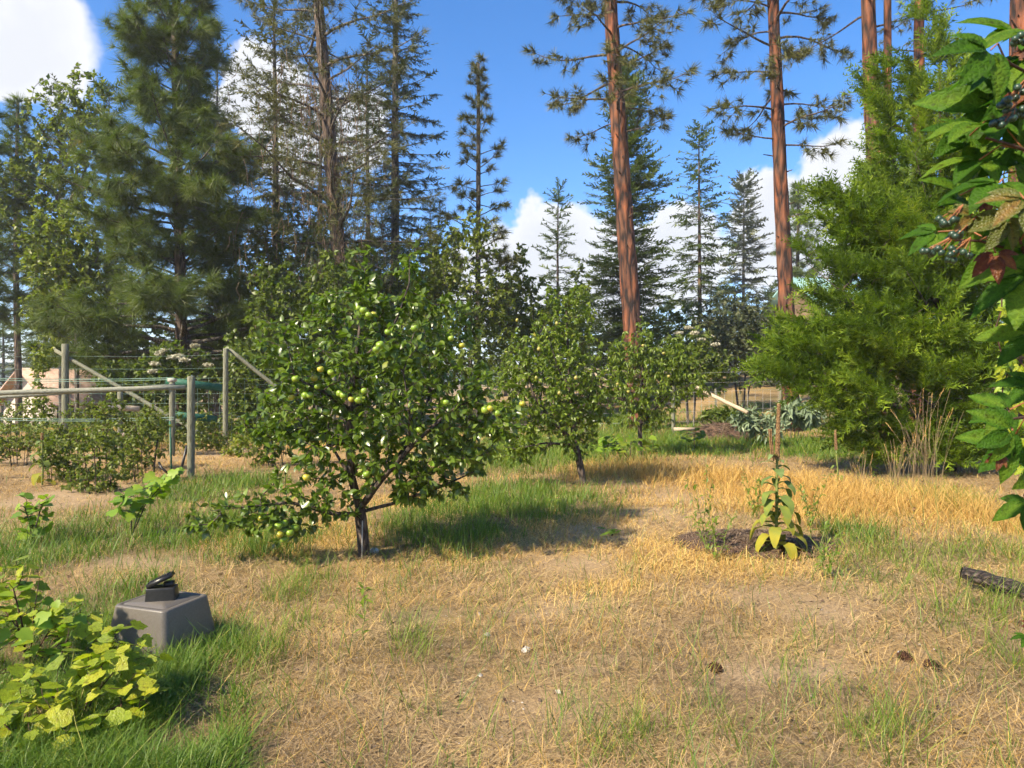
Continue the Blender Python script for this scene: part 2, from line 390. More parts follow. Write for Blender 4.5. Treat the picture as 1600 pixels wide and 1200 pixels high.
M['berry'] = plain_mat('berry', [(.3, (.012, .030, .018)), (.7, (.030, .062, .034))], 20, .35, .5, .02)
M['berry_stem'] = plain_mat('berry_stem', [(.3, (.20, .07, .03)), (.7, (.34, .15, .06))], 20, .6, .3, .1)
M['vine_stem'] = plain_mat('vine_stem', [(.3, (.030, .016, .012)), (.7, (.10, .055, .038))], 30, .8, .2, .3)
M['green_stem'] = plain_mat('green_stem', [(.3, (.11, .14, .035)), (.7, (.20, .22, .06))], 30, .7, .2, .2)
M['seed_brown'] = plain_mat('seed_brown', [(.3, (.10, .055, .028)), (.5, (.21, .125, .060)), (.75, (.38, .26, .12))], 60, .9, .1, .8, dist=.01)
M['stone'] = plain_mat('stone', [(.3, (.30, .29, .27)), (.7, (.55, .54, .50))], 20, .85, .2, .4)
M['cone_brown'] = plain_mat('cone_brown', [(.3, (.040, .020, .013)), (.7, (.12, .06, .035))], 40, .85, .2, .6)
# ------------------------------------------------------------------ ground cover zones with painted sun patches, in metres on the ground
def zone_from(px, py, rx, ry):
    d0, d1 = gd(py + ry), gd(max(py - ry, 618)); d = gd(py)
    return ((px - 800) / F_PX * d, (d0 + d1) / 2, rx / F_PX * d, (d1 - d0) / 2)

GREEN = [zone_from(*z) for z in [
    (150, 1100, 230, 60), (60, 1000, 120, 50), (290, 1060, 100, 45), (180, 840, 180, 40), (40, 880, 110, 45), (240, 925, 60, 22),
    (700, 828, 120, 42), (830, 790, 140, 26), (850, 712, 160, 26), (1060, 690, 170, 22), (1300, 705, 130, 20), (960, 668, 110, 12),
    (1480, 690, 120, 18), (420, 850, 90, 22), (1330, 842, 48, 18), (330, 770, 90, 22)]]
OLIVE = [zone_from(*z) for z in [
    (1500, 930, 120, 80), (1560, 800, 80, 50), (1440, 890, 90, 40), (1590, 940, 90, 90), (470, 930, 90, 40), (1590, 1030, 60, 60), (980, 1130, 130, 30),
    (1300, 1160, 160, 45), (1560, 870, 60, 30), (420, 1020, 60, 60), (640, 1000, 110, 60)]]
GOLD_AND_SUN = [zone_from(*z) for z in [  # real dry golden grass, plus sun patches painted as golden ground cover
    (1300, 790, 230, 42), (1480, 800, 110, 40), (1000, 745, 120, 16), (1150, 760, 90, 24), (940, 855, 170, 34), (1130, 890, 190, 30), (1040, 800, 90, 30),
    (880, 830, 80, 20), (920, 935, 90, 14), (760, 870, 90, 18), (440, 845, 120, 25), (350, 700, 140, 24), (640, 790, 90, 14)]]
BARE = [zone_from(*z) for z in [
    (1080, 778, 60, 16), (1020, 808, 75, 18), (960, 845, 70, 20), (900, 890, 70, 20), (860, 940, 70, 16), (900, 1075, 110, 22), (1390, 1000, 70, 16), (110, 780, 130, 26), (80, 720, 120, 16),
    (180, 880, 130, 16), (320, 705, 90, 14), (1260, 950, 90, 16), (700, 960, 80, 10), (1180, 1040, 80, 18)]]

def zval(Z, x, y):
    v = np.zeros_like(x)
    for cx, cy, rx, ry in Z:
        q = ((x - cx) / rx) ** 2 + ((y - cy) / ry) ** 2
        v = np.maximum(v, np.exp(-q * q * .9))
    return v

def fields(x, y):
    n = fbm(x * .9, y * .9, 31, 3)
    wx = x + .5 * (fbm(x * 1.1, y * 1.1, 41, 2) - .5); wy = y + .9 * (fbm(x * 1.1, y * 1.1, 47, 2) - .5)
    g = zval(GREEN, wx, wy)
    out = sstep(y, 14, 22) * .55 + sstep(-y, -2.2, 1) * .4 + sstep(np.abs(x) - .8 * y, .4, 3) * .4
    g = np.clip(np.maximum(g, out * sstep(n, .40, .62)) * (.35 + 1.1 * n), 0, 1)
    o = np.clip(zval(OLIVE, wx, wy) * (.3 + 1.2 * n), 0, 1)
    d = np.clip(zval(GOLD_AND_SUN, wx, wy) * (.4 + n), 0, 1)
    b = np.clip(zval(BARE, wx, wy) * (.5 + .8 * fbm(x * 2.3, y * 2.3, 61, 2)) + .5 * sstep(fbm(x * 1.1 + 7, y * 1.1, 77, 3), .64, .78), 0, 1)
    return g, o, d, b * (1 - .8 * g)

# ------------------------------------------------------------------ ground sheet out to the horizon
def build_ground():
    m, nt, b = new_mat('soil_and_thatch'); N = nt.nodes.new
    def attr(n):
        a = N('ShaderNodeAttribute'); a.attribute_name = n; return a.outputs['Fac']
    tc = N('ShaderNodeTexCoord')
    def noise(s, det=6, rough=.6):
        n = N('ShaderNodeTexNoise'); n.inputs['Scale'].default_value = s; n.inputs['Detail'].default_value = det
        n.inputs['Roughness'].default_value = rough; link(nt, tc.outputs['Object'], n.inputs['Vector']); return n.outputs['Fac']
    fine = noise(55, 9, .82); mid = noise(5, 6)
    thatch = ramp(nt, fine, [(.28, (.10, .062, .028)), (.45, (.26, .170, .074)), (.60, (.42, .285, .125)), (.78, (.56, .40, .20))])
    soil = ramp(nt, fine, [(.25, (.14, .092, .055)), (.45, (.33, .235, .140)), (.6, (.46, .335, .200)), (.8, (.58, .45, .30))])
    greenc = ramp(nt, fine, [(.3, (.030, .045, .012)), (.6, (.075, .095, .025)), (.85, (.17, .16, .06))])
    def mix(f, a, c):
        x = N('ShaderNodeMix'); x.data_type = 'RGBA'; link(nt, f, x.inputs[0]); link(nt, a, x.inputs[6]); link(nt, c, x.inputs[7]); return x.outputs[2]
    def mr(f, a, c, lo=0, hi=1):
        x = N('ShaderNodeMapRange'); x.inputs[1].default_value = a; x.inputs[2].default_value = c
        x.inputs[3].default_value = lo; x.inputs[4].default_value = hi; link(nt, f, x.inputs[0]); return x.outputs[0]
    def mul(a, c, op='MULTIPLY'):
        x = N('ShaderNodeMath'); x.operation = op; x.use_clamp = True; link(nt, a, x.inputs[0]); link(nt, c, x.inputs[1]); return x.outputs[0]
    base = mix(mul(mr(mid, .50, .68, 0, .8), attr('bare'), 'MAXIMUM'), thatch, soil)
    base = mix(mul(attr('green'), mr(fine, .2, .6, .35, 1)), base, greenc)
    link(nt, base, b.inputs['Base Color']); b.inputs['Roughness'].default_value = .95; b.inputs['Specular IOR Level'].default_value = .1
    bp = N('ShaderNodeBump'); bp.inputs['Strength'].default_value = .8; bp.inputs['Distance'].default_value = .02
    link(nt, fine, bp.inputs['Height']); link(nt, bp.outputs[0], b.inputs['Normal'])
    n = 300
    u = np.linspace(-1, 1, n)
    ax = np.sinh(u * 6.2) / np.sinh(6.2) * 2500 + u * 9
    ay = np.sinh(u * 6.2) / np.sinh(6.2) * 2500 + u * 9 + 6
    X, Y = np.meshgrid(ax, ay)
    Z = hgt(X, Y) + (.022 * (fbm(X * 6, Y * 6, 15, 2) - .5)) * (np.hypot(X, Y) < 30)
    V = np.stack([X, Y, Z], -1).reshape(-1, 3)
    i = np.arange(n - 1); I, J = np.meshgrid(i, i); a = (J * n + I).ravel()
    g = Geo(); g.add(V, [np.stack([a, a + 1, a + n + 1, a + n], 1)])
    me = g.mesh('ground', m, True)
    ge, ol, go, ba = fields(V[:, 0], V[:, 1])
    for nm, val in (('green', np.clip(ge + .5 * ol, 0, 1)), ('bare', ba)):
        at = me.attributes.new(nm, 'FLOAT', 'POINT'); at.data.foreach_set('value', val.astype(np.float32))
    return obj('ground', me, kind='structure')
build_ground()

# far wooded hills behind the trees
def build_hills():
    g = Geo(); n = 160
    for dist, base, amp, sd in ((420, 6, 12, 3), (900, 12, 12, 8)):
        az = np.linspace(R(-75), R(75), n)
        top = base + amp * fbm(az * 5 + 3, az * 0 + sd, sd, 4)
        rows = []
        for f, hh in ((0, -8), (.06, .3), (.14, .7), (.25, 1.0), (.5, .9)):
            r = dist * (1 + f); rows.append(np.stack([np.sin(az) * r, np.cos(az) * r, (top * hh if hh > 0 else top * 0 + hh)], 1))
        V = np.concatenate(rows); F = []
        for j in range(len(rows) - 1):
            i = np.arange(n - 1); F.append(np.stack([j * n + i, j * n + i + 1, (j + 1) * n + i + 1, (j + 1) * n + i], 1))
        g.add(V, F)
    m = plain_mat('far_wood', [(.3, (.03, .045, .03)), (.6, (.06, .085, .05)), (.8, (.12, .13, .07))], .05, .95, .05, .8, dist=6)
    obj('hills', g.mesh('hills', m, True), kind='structure')
build_hills()

# ------------------------------------------------------------------ grass and straw
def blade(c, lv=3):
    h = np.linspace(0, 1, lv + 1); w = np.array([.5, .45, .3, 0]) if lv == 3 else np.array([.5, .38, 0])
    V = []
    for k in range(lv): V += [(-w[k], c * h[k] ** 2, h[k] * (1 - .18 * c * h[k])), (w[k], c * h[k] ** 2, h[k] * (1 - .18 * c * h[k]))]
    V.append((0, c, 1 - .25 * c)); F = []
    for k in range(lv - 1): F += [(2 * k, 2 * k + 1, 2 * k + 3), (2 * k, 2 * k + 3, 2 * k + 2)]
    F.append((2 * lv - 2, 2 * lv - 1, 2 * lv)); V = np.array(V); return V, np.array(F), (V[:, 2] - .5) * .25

def scatter(n, d0, d1, p=1.2, spread=.86):
    u = rng.random(n); e = 2 - p
    d = (d0 ** e + u * (d1 ** e - d0 ** e)) ** (1 / e)
    x = (rng.random(n) * 2 - 1) * (spread * d + .5)
    return x, d

def blades(g, x, y, h, w, tint, bend=(.2, .9), lv=2, lean=.25):
    n = len(x); which = rng.integers(0, 3, n)
    for k in range(3):
        s = which == k
        if not s.any(): continue
        c = bend[0] + (bend[1] - bend[0]) * (k + .5) / 3
        tv, tf, tt = blade(c, lv); m = s.sum()
        a = rng.random(m) * 6.283; ca, sa = np.cos(a), np.sin(a); z = np.zeros(m)
        tl = lean * rng.normal(size=(m, 2))
        Mx = np.stack([np.stack([ca * w[s], -sa * h[s], tl[:, 0] * h[s]], 1), np.stack([sa * w[s], ca * h[s], tl[:, 1] * h[s]], 1),
                       np.stack([z, z, h[s]], 1)], 1)
        loc = np.stack([x[s], y[s], hgt(x[s], y[s]) - .01], 1)
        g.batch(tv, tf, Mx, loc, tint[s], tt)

KEEP_OUT = []     # (x, y, r) discs kept free of blades
def clear(x, y):
    ok = np.ones(len(x), bool)
    for cx, cy, r in KEEP_OUT: ok &= (x - cx) ** 2 + (y - cy) ** 2 > r * r
    return ok

def build_grass():
    # lush green grass: clumped
    x, y = scatter(520000, 2.3, 30, 1.15); G_, O_, D_, B_ = fields(x, y)
    cl = fbm(x * 3.2, y * 3.2, 101, 2)
    keep = (rng.random(len(x)) < G_ * sstep(cl, .25, .6)) & clear(x, y)
    x, y = x[keep], y[keep]; cl = cl[keep]
    near = y < 12
    h = (.10 + .20 * rng.random(len(x)) ** 1.5) * (.6 + .8 * cl) * np.where((x > -6) & (x < 8) & (y > 6.2) & (y < 22), 1.0, .85)
    wd = np.clip(.0042 * (y / 4) ** .75, .004, .02) * (.7 + .6 * rng.random(len(x)))
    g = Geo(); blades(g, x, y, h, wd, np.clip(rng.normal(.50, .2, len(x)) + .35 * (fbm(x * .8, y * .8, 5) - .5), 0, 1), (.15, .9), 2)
    obj('grass', g.mesh('grass', M['grass_green']), kind='stuff')['label'] = 'green grass growing in clumps'
    n1 = g.n
    # long lush blades round the grey cover and under the currants
    n = 30000; pz = rng.random(n) * 420 - 30; py = 955 + 290 * rng.random(n); dd = gd(py); x = (pz - 800) / F_PX * dd; y = dd
    cl = fbm(x * 4, y * 4, 151, 2); keep = (rng.random(n) < sstep(cl, .3, .6) * sstep(420 - pz, 0, 110) * sstep(py - 940, 0, 80)) & clear(x, y); x, y = x[keep], y[keep]
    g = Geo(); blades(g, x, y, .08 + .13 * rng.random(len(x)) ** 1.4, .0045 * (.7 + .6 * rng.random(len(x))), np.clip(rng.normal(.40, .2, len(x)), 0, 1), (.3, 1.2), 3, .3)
    obj('lush_grass', g.mesh('lush_grass', M['grass_green']), kind='stuff')['label'] = 'lush long grass around the grey cover'
    # olive half dry tufts
    x, y = scatter(260000, 2.3, 16, 1.1); G_, O_, D_, B_ = fields(x, y)
    cl = fbm(x * 3.5, y * 3.5, 111, 2)
    keep = (rng.random(len(x)) < np.clip(O_ * sstep(cl, .42, .62) + .05 * sstep(cl, .60, .72), 0, 1) * .55) & clear(x, y)
    x, y = x[keep], y[keep]
    h = (.10 + .25 * rng.random(len(x)) ** 1.6); wd = np.clip(.0036 * (y / 4) ** .75, .003, .02) * (.7 + .6 * rng.random(len(x)))
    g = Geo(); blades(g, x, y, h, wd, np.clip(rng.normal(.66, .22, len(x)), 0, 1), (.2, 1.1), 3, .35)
    obj('half_dry_grass', g.mesh('half_dry_grass', M['grass_green']), kind='stuff')['label'] = 'olive half dry grass tufts'
    n2 = g.n
    # lone green blades rising through the straw
    x, y = scatter(30000, 2.1, 9, 1.1); G_, O_, D_, B_ = fields(x, y)
    cl = fbm(x * 7, y * 7, 131, 2); keep = (rng.random(len(x)) < sstep(cl, .45, .75)) & clear(x, y); x, y = x[keep], y[keep]
    h = .08 + .26 * rng.random(len(x)) ** 2; wd = .0034 * (.6 + .8 * rng.random(len(x)))
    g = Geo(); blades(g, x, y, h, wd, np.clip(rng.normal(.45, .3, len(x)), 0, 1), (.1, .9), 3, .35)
    obj('sparse_grass', g.mesh('sparse_grass', M['grass_green']), kind='stuff')['label'] = 'lone green blades rising through the straw'
    # standing dry golden grass, its colour also painting the sun patches
    x, y = scatter(330000, 2.3, 26, 1.2); G_, O_, D_, B_ = fields(x, y)
    cl = fbm(x * 2.6, y * 2.6, 121, 2)
    tall = zval(GOLD_AND_SUN[:4], x, y)
    keep = (rng.random(len(x)) < np.clip(D_ * (1 - .75 * B_) * .9 * sstep(cl, .15, .55) + .30 * (1 - B_) * (1 - G_) * sstep(cl, .40, .75) + .12 * sstep(y, 12, 20), 0, 1)) & clear(x, y)
    x, y, tall = x[keep], y[keep], tall[keep]
    h = (.05 + .10 * rng.random(len(x))) * (1 + 2.0 * tall); wd = np.clip(.0030 * (y / 4) ** .75, .0026, .016) * (.7 + .6 * rng.random(len(x)))
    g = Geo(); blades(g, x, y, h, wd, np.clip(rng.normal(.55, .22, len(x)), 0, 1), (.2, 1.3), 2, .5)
    obj('dry_grass', g.mesh('dry_grass', M['grass_dry']), kind='stuff')['label'] = 'dry grass standing and bent, golden also where sun patches are painted'
    n3 = g.n
    # straw litter: sun patches painted golden, the shaded foreground duller
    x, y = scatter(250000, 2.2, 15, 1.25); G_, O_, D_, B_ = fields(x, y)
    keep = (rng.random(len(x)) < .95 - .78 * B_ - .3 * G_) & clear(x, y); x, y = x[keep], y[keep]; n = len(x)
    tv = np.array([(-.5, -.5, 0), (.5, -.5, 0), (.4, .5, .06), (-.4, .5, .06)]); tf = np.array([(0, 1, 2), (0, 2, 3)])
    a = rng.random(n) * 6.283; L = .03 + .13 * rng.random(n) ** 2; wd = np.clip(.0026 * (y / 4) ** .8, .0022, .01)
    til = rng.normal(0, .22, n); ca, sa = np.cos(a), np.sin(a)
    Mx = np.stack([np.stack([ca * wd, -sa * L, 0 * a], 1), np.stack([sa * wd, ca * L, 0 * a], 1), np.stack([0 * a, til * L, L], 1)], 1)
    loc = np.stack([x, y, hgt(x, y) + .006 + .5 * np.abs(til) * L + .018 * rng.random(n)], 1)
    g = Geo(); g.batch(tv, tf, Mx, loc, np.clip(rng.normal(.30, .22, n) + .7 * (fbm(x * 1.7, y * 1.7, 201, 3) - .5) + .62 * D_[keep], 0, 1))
    obj('straw_litter', g.mesh('straw_litter', M['straw']), kind='stuff')['label'] = 'cut straw and needles lying on the soil, painted golden in sun patches'
    # dark crumbs of bark, cone scales and dead leaves
    x, y = scatter(9000, 2.3, 12, 1.1); keep = (rng.random(len(x)) < sstep(fbm(x * 2.2, y * 2.2, 141, 2), .42, .7)) & clear(x, y); x, y = x[keep], y[keep]; n = len(x)
    g2 = Geo(); tv, tf = leaf4(.35, .15, .1); g2.batch(tv, tf, frames(np.c_[rng.normal(size=(n, 2)), .3 * rng.normal(size=n)], np.tile([0, 0, 1.], (n, 1)), .5 * rng.normal(size=n)) * (.012 + .03 * rng.random(n) ** 3)[:, None, None], np.c_[x, y, hgt(x, y) + .016], rng.random(n))
    obj('bark_crumbs', g2.mesh('bark_crumbs', M['crumb']), kind='stuff')['label'] = 'dark crumbs of bark and dead leaf on the straw'
    x, y = scatter(30000, 2.3, 11, 1.2); G_, O_, D_, B_ = fields(x, y); keep = (rng.random(len(x)) < .15 + .85 * B_) & clear(x, y); x, y = x[keep], y[keep]; n = len(x)
    g2 = Geo(); tv = np.array([(1, 0, 0), (.1, 1, .1), (-1, .1, 0), (0, -1, .1), (.1, .1, .7)]); tf = np.array([(0, 1, 4), (1, 2, 4), (2, 3, 4), (3, 0, 4)]); s_ = .002 + .007 * rng.random(n) ** 3; a = rng.random(n) * 6.28; z = 0 * a
    Mx = np.stack([np.stack([np.cos(a), -np.sin(a) * .7, z], 1), np.stack([np.sin(a), np.cos(a) * .7, z], 1), np.stack([z, z, z + .8], 1)], 1) * s_[:, None, None]
    g2.batch(tv, tf, Mx, np.c_[x, y, hgt(x, y) + .004], rng.random(n)); obj('grit', g2.mesh('grit', M['grit']), kind='stuff')['label'] = 'grit and tiny stones on bare soil'
# ------------------------------------------------------------------ leaf templates (along +y, width x, normal z)
def leaf6(w=.27, fold=.07, tipdrop=-.10):
    V = np.array([(0, 0, 0), (0, .48, 0), (0, 1, tipdrop), (-w * .8, .25, fold), (-w, .58, fold * .8), (w * .8, .25, fold), (w, .58, fold * .8)])
    F = np.array([(0, 1, 3), (3, 1, 4), (4, 1, 2), (0, 5, 1), (5, 6, 1), (6, 2, 1)]); return V, F
def leaf4(w=.27, fold=.08, tipdrop=-.1):
    V = np.array([(0, 0, 0), (0, .5, 0), (0, 1, tipdrop), (-w, .45, fold), (w, .45, fold)])
    F = np.array([(0, 1, 3), (3, 1, 2), (0, 4, 1), (4, 2, 1)]); return V, F
def lobed(outline, cup=.12, droop=.15):
    o = np.array(outline, float); r = np.hypot(o[:, 0], o[:, 1] - .4)
    V = np.concatenate([[(0, .38, 0)], np.c_[o, cup * r - droop * o[:, 1] ** 2]])
    n = len(o); F = np.array([(0, 1 + i, 1 + (i + 1) % n) for i in range(n)]); return V, F
CURRANT = [(0, 0), (.22, -.06), (.40, .10), (.50, .30), (.38, .40), (.46, .62), (.30, .64), (.20, .78), (.12, .86), (0, 1.0), (-.12, .86), (-.20, .78), (-.30, .64), (-.46, .62), (-.38, .40), (-.50, .30), (-.40, .10), (-.22, -.06)]
GRAPE = [(0, .08), (.20, -.08), (.46, .02), (.58, .28), (.46, .36), (.56, .62), (.30, .66), (.22, .86), (0, 1.0), (-.22, .86), (-.30, .66), (-.56, .62), (-.46, .36), (-.58, .28), (-.46, .02), (-.20, -.08)]

# ------------------------------------------------------------------ branching by growing towards points in the crown
def resample(pts, step):
    pts = np.asarray(pts, float); seg = np.linalg.norm(np.diff(pts, axis=0), axis=1); s = np.r_[0, np.cumsum(seg)]
    n = max(2, int(s[-1] / step) + 1); t = np.linspace(0, s[-1], n)
    return np.stack([np.interp(t, s, pts[:, k]) for k in range(3)], 1)

def grow(limbs, attractors, step=.09, up=.25, rcost=.15):
    cap = 400 + sum(len(resample(l, step)) for l in limbs) + len(attractors) * 40
    P = np.zeros((cap, 3)); par = np.full(cap, -1); n = 0; tips = []
    rootd = np.zeros(cap)
    for k, l in enumerate(limbs):
        pts = resample(l, step)
        if k == 0: prev = -1
        else: prev = int(np.argmin(((P[:n] - pts[0]) ** 2).sum(1)))
        for p in pts:
            P[n] = p; par[n] = prev; rootd[n] = 0 if prev < 0 else rootd[prev] + np.linalg.norm(p - P[prev]); prev = n; n += 1
    A = np.asarray(attractors); d0 = np.array([((P[:n] - a) ** 2).sum(1).min() for a in A]); A = A[np.argsort(d0)]
    for a in A:
        d = np.sqrt(((P[:n] - a) ** 2).sum(1)); i = int(np.argmin(d + rcost * rootd[:n])); L = d[i]
        if L < step * .6: tips.append([i]); continue
        k = min(max(2, int(L / step)), 30); p0 = P[i]; dirp = P[i] - P[par[i]] if par[i] >= 0 else np.array([0, 0, .1])
        dirp = dirp / (np.linalg.norm(dirp) + 1e-9)
        c = p0 + (a - p0) * .45 + dirp * L * .22 + np.array([0, 0, up * L * .3]) + rng.normal(size=3) * L * .05
        idx = []; prev = i
        for t in np.linspace(0, 1, k + 1)[1:]:
            P[n] = (1 - t) ** 2 * p0 + 2 * t * (1 - t) * c + t * t * a; par[n] = prev
            rootd[n] = rootd[prev] + L / k; prev = n; idx.append(n); n += 1
        tips.append(idx)
    return P[:n], par[:n], tips

def wood(P, par, r_tip, r_root, power=.5, t=.5):
    n = len(P); cnt = np.zeros(n); has = np.zeros(n, bool); has[par[par >= 0]] = True; cnt[~has] = 1
    for i in range(n - 1, 0, -1):
        if par[i] >= 0: cnt[par[i]] += cnt[i]
    r = r_tip * cnt ** power; r = np.minimum(r * 1.0, r_root); r[0] = r_root
    g = Geo(); i = np.where(par >= 0)[0]; ri, rp = r[i], np.minimum(r[par[i]], r[i] * 1.6)
    big = ri > .012
    g.segs(P[par[i[big]]], P[i[big]], rp[big], ri[big], 8, t); g.segs(P[par[i[~big]]], P[i[~big]], rp[~big], ri[~big], 3, t)
    return g, r

def twig_leaves(P, par, tips, per, size, spread=.9, droop=.35, from_=.15):
    """positions, directions and sizes of leaves along the twigs"""
    L, D = [], []
    for idx in tips:
        pts = P[[par[idx[0]] if par[idx[0]] >= 0 else idx[0]] + idx]
        m = len(pts) - 1
        for k in range(per):
            u = (from_ + (1 - from_) * rng.random() ** .7) * m; j = min(int(u), m - 1) if m > 0 else 0
            if m == 0: L.append(pts[0]); D.append(rng.normal(size=3)); continue
            L.append(pts[j] + (pts[j + 1] - pts[j]) * (u - j)); D.append(norm(pts[j + 1] - pts[j]))
    L, D = np.array(L), np.array(D); n = len(L)
    D = norm(D * .6 + rand_dirs(n) * spread + np.array([0, 0, -droop]))
    return L, D, size * (.65 + .6 * rng.random(n))

def ellip(n_total, els):
    """points spread evenly through a set of ellipsoids (cx,cy,cz,rx,ry,rz)"""
    els = np.array(els, float); vol = els[:, 3] * els[:, 4] * els[:, 5]; vol = vol ** .62; c = rng.choice(len(els), n_total, p=vol / vol.sum())
    u = rand_dirs(n_total) * (rng.random(n_total) ** (1 / 2.4))[:, None]
    return els[c, :3] + u * els[c, 3:]

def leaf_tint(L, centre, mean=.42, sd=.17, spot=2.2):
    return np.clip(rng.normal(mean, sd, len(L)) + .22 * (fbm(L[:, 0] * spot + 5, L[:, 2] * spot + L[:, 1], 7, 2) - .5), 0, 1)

def px_el(base, d, lst):
    """ellipses read off the photo -> ellipsoids local to a thing standing at base, d metres away"""
    s = d / F_PX; return [((cx - 800) * s - base[0], dy, EYE - (cy - 600) * s - base[2], rx * s, ry, rz * s) for cx, cy, rx, rz, ry, dy in lst]

def px_line(base, pts):
    return [W(px, py, d) - np.array(base) for px, py, d in pts]

def base_at(px, py=None, d=None):
    if d is None: d = gd(py)
    x = (px - 800) / F_PX * d; return np.array([x, d, float(hgt(x, d))])

# ------------------------------------------------------------------ fruit trees
def fruit_mesh(name, mat, rad, kind='apple'):
    g = Geo()
    if kind == 'apple':
        def prof(th):
            r = math.sin(th) * (1 + .10 * math.cos(th)); z = math.cos(th) * .92 - .26 * math.exp(-(th / .38) ** 2) + .10 * math.exp(-((math.pi - th) / .35) ** 2); return r, z
    else:
        def prof(th):
            z = math.cos(th); r = math.sin(th) * (1 - .35 * max(0, z)); return r, z * 1.2
    g.ball((0, 0, 0), rad, 12, 9, 1, .5, prof)
    me = g.mesh(name, mat, True)
    s = Geo(); s.segs([(0, 0, rad * .6)], [(.004, .002, rad * 1.25)], .002, .0015, 4)
    return me, s.mesh('stalk', M['vine_stem'])

def fruit_tree(name, label, cat, base, d, limbs_px, els_px, n_att, per, size, leafm, r_tip, r_root, tmpl, step=.09, mean=.42, leaf_parts=0, droop=.35, up=.25, spread=.9):
    t = thing(name, label, cat, base)
    limbs = [px_line(base, l) for l in limbs_px]
    limbs[0][0] = np.array([limbs[0][0][0], limbs[0][0][1], -.06])
    A = ellip(n_att, px_el(base, d, els_px)); A[:, 2] = np.maximum(A[:, 2], .10)
    P, par, tips = grow(limbs, A, step, up)
    g, r = wood(P, par, r_tip, r_root, .47)
    part('trunk', g, M['bark_fruit'], t, True)
    L, D, S = twig_leaves(P, par, tips, per, size, droop=droop, spread=spread)
    up_ = norm(np.tile([0, 0, 1.], (len(L), 1)) + .7 * rng.normal(size=(len(L), 3)))
    Fm = frames(D, up_); tint = leaf_tint(L, 0, mean)
    tv, tf = tmpl; g = Geo()
    rest = np.ones(len(L), bool)
    if leaf_parts:
        order = np.argsort(L[:, 1] + .2 * rng.random(len(L)))[:leaf_parts * 3]
        pick = rng.choice(order, leaf_parts, replace=False); rest[pick] = False
        meshes = []
        for k in range(5):
            q = Geo(); q.batch(tv, tf, np.eye(3)[None], np.zeros((1, 3)), [.25 + .13 * k]); meshes.append(q.mesh('leaf', leafm, True))
        from mathutils import Matrix
        for i in pick:
            o = obj('leaf', meshes[int(min(4, tint[i] * 5))], t)
            mm = Matrix(Fm[i].tolist()).to_4x4() @ Matrix.Scale(float(S[i]), 4); mm.translation = Vector(L[i].tolist()); o.matrix_local = mm
    g.batch(tv, tf, Fm[rest] * S[rest][:, None, None], L[rest], tint[rest])
    part('crown', g, leafm, t, True, kind='stuff')
    return t, P, par, tips

def hang_fruit(t, base, P, plist, meshes, nm, dcrown):
    Pw = P + base; pxs = 800 + F_PX * Pw[:, 0] / Pw[:, 1]; pys = 600 - F_PX * (Pw[:, 2] - EYE) / Pw[:, 1]
    for k, (px, py) in enumerate(plist):
        near = np.hypot(pxs - px, pys - (py - 8)) < 22
        dd = Pw[near, 1].min() + rng.uniform(-.06, .09) if near.any() else dcrown
        dd = max(min(dd, dcrown + .2), dcrown - 1.25)
        me, st = meshes[k % len(meshes)]
        p = W(px, py, dd) - base
        o = obj(nm, me, t, p); o.rotation_euler = (random.uniform(-.4, .4), random.uniform(-.4, .4), random.uniform(0, 6)); s = random.uniform(.85, 1.1); o.scale = (s, s, s)
        obj('stalk', st, o)

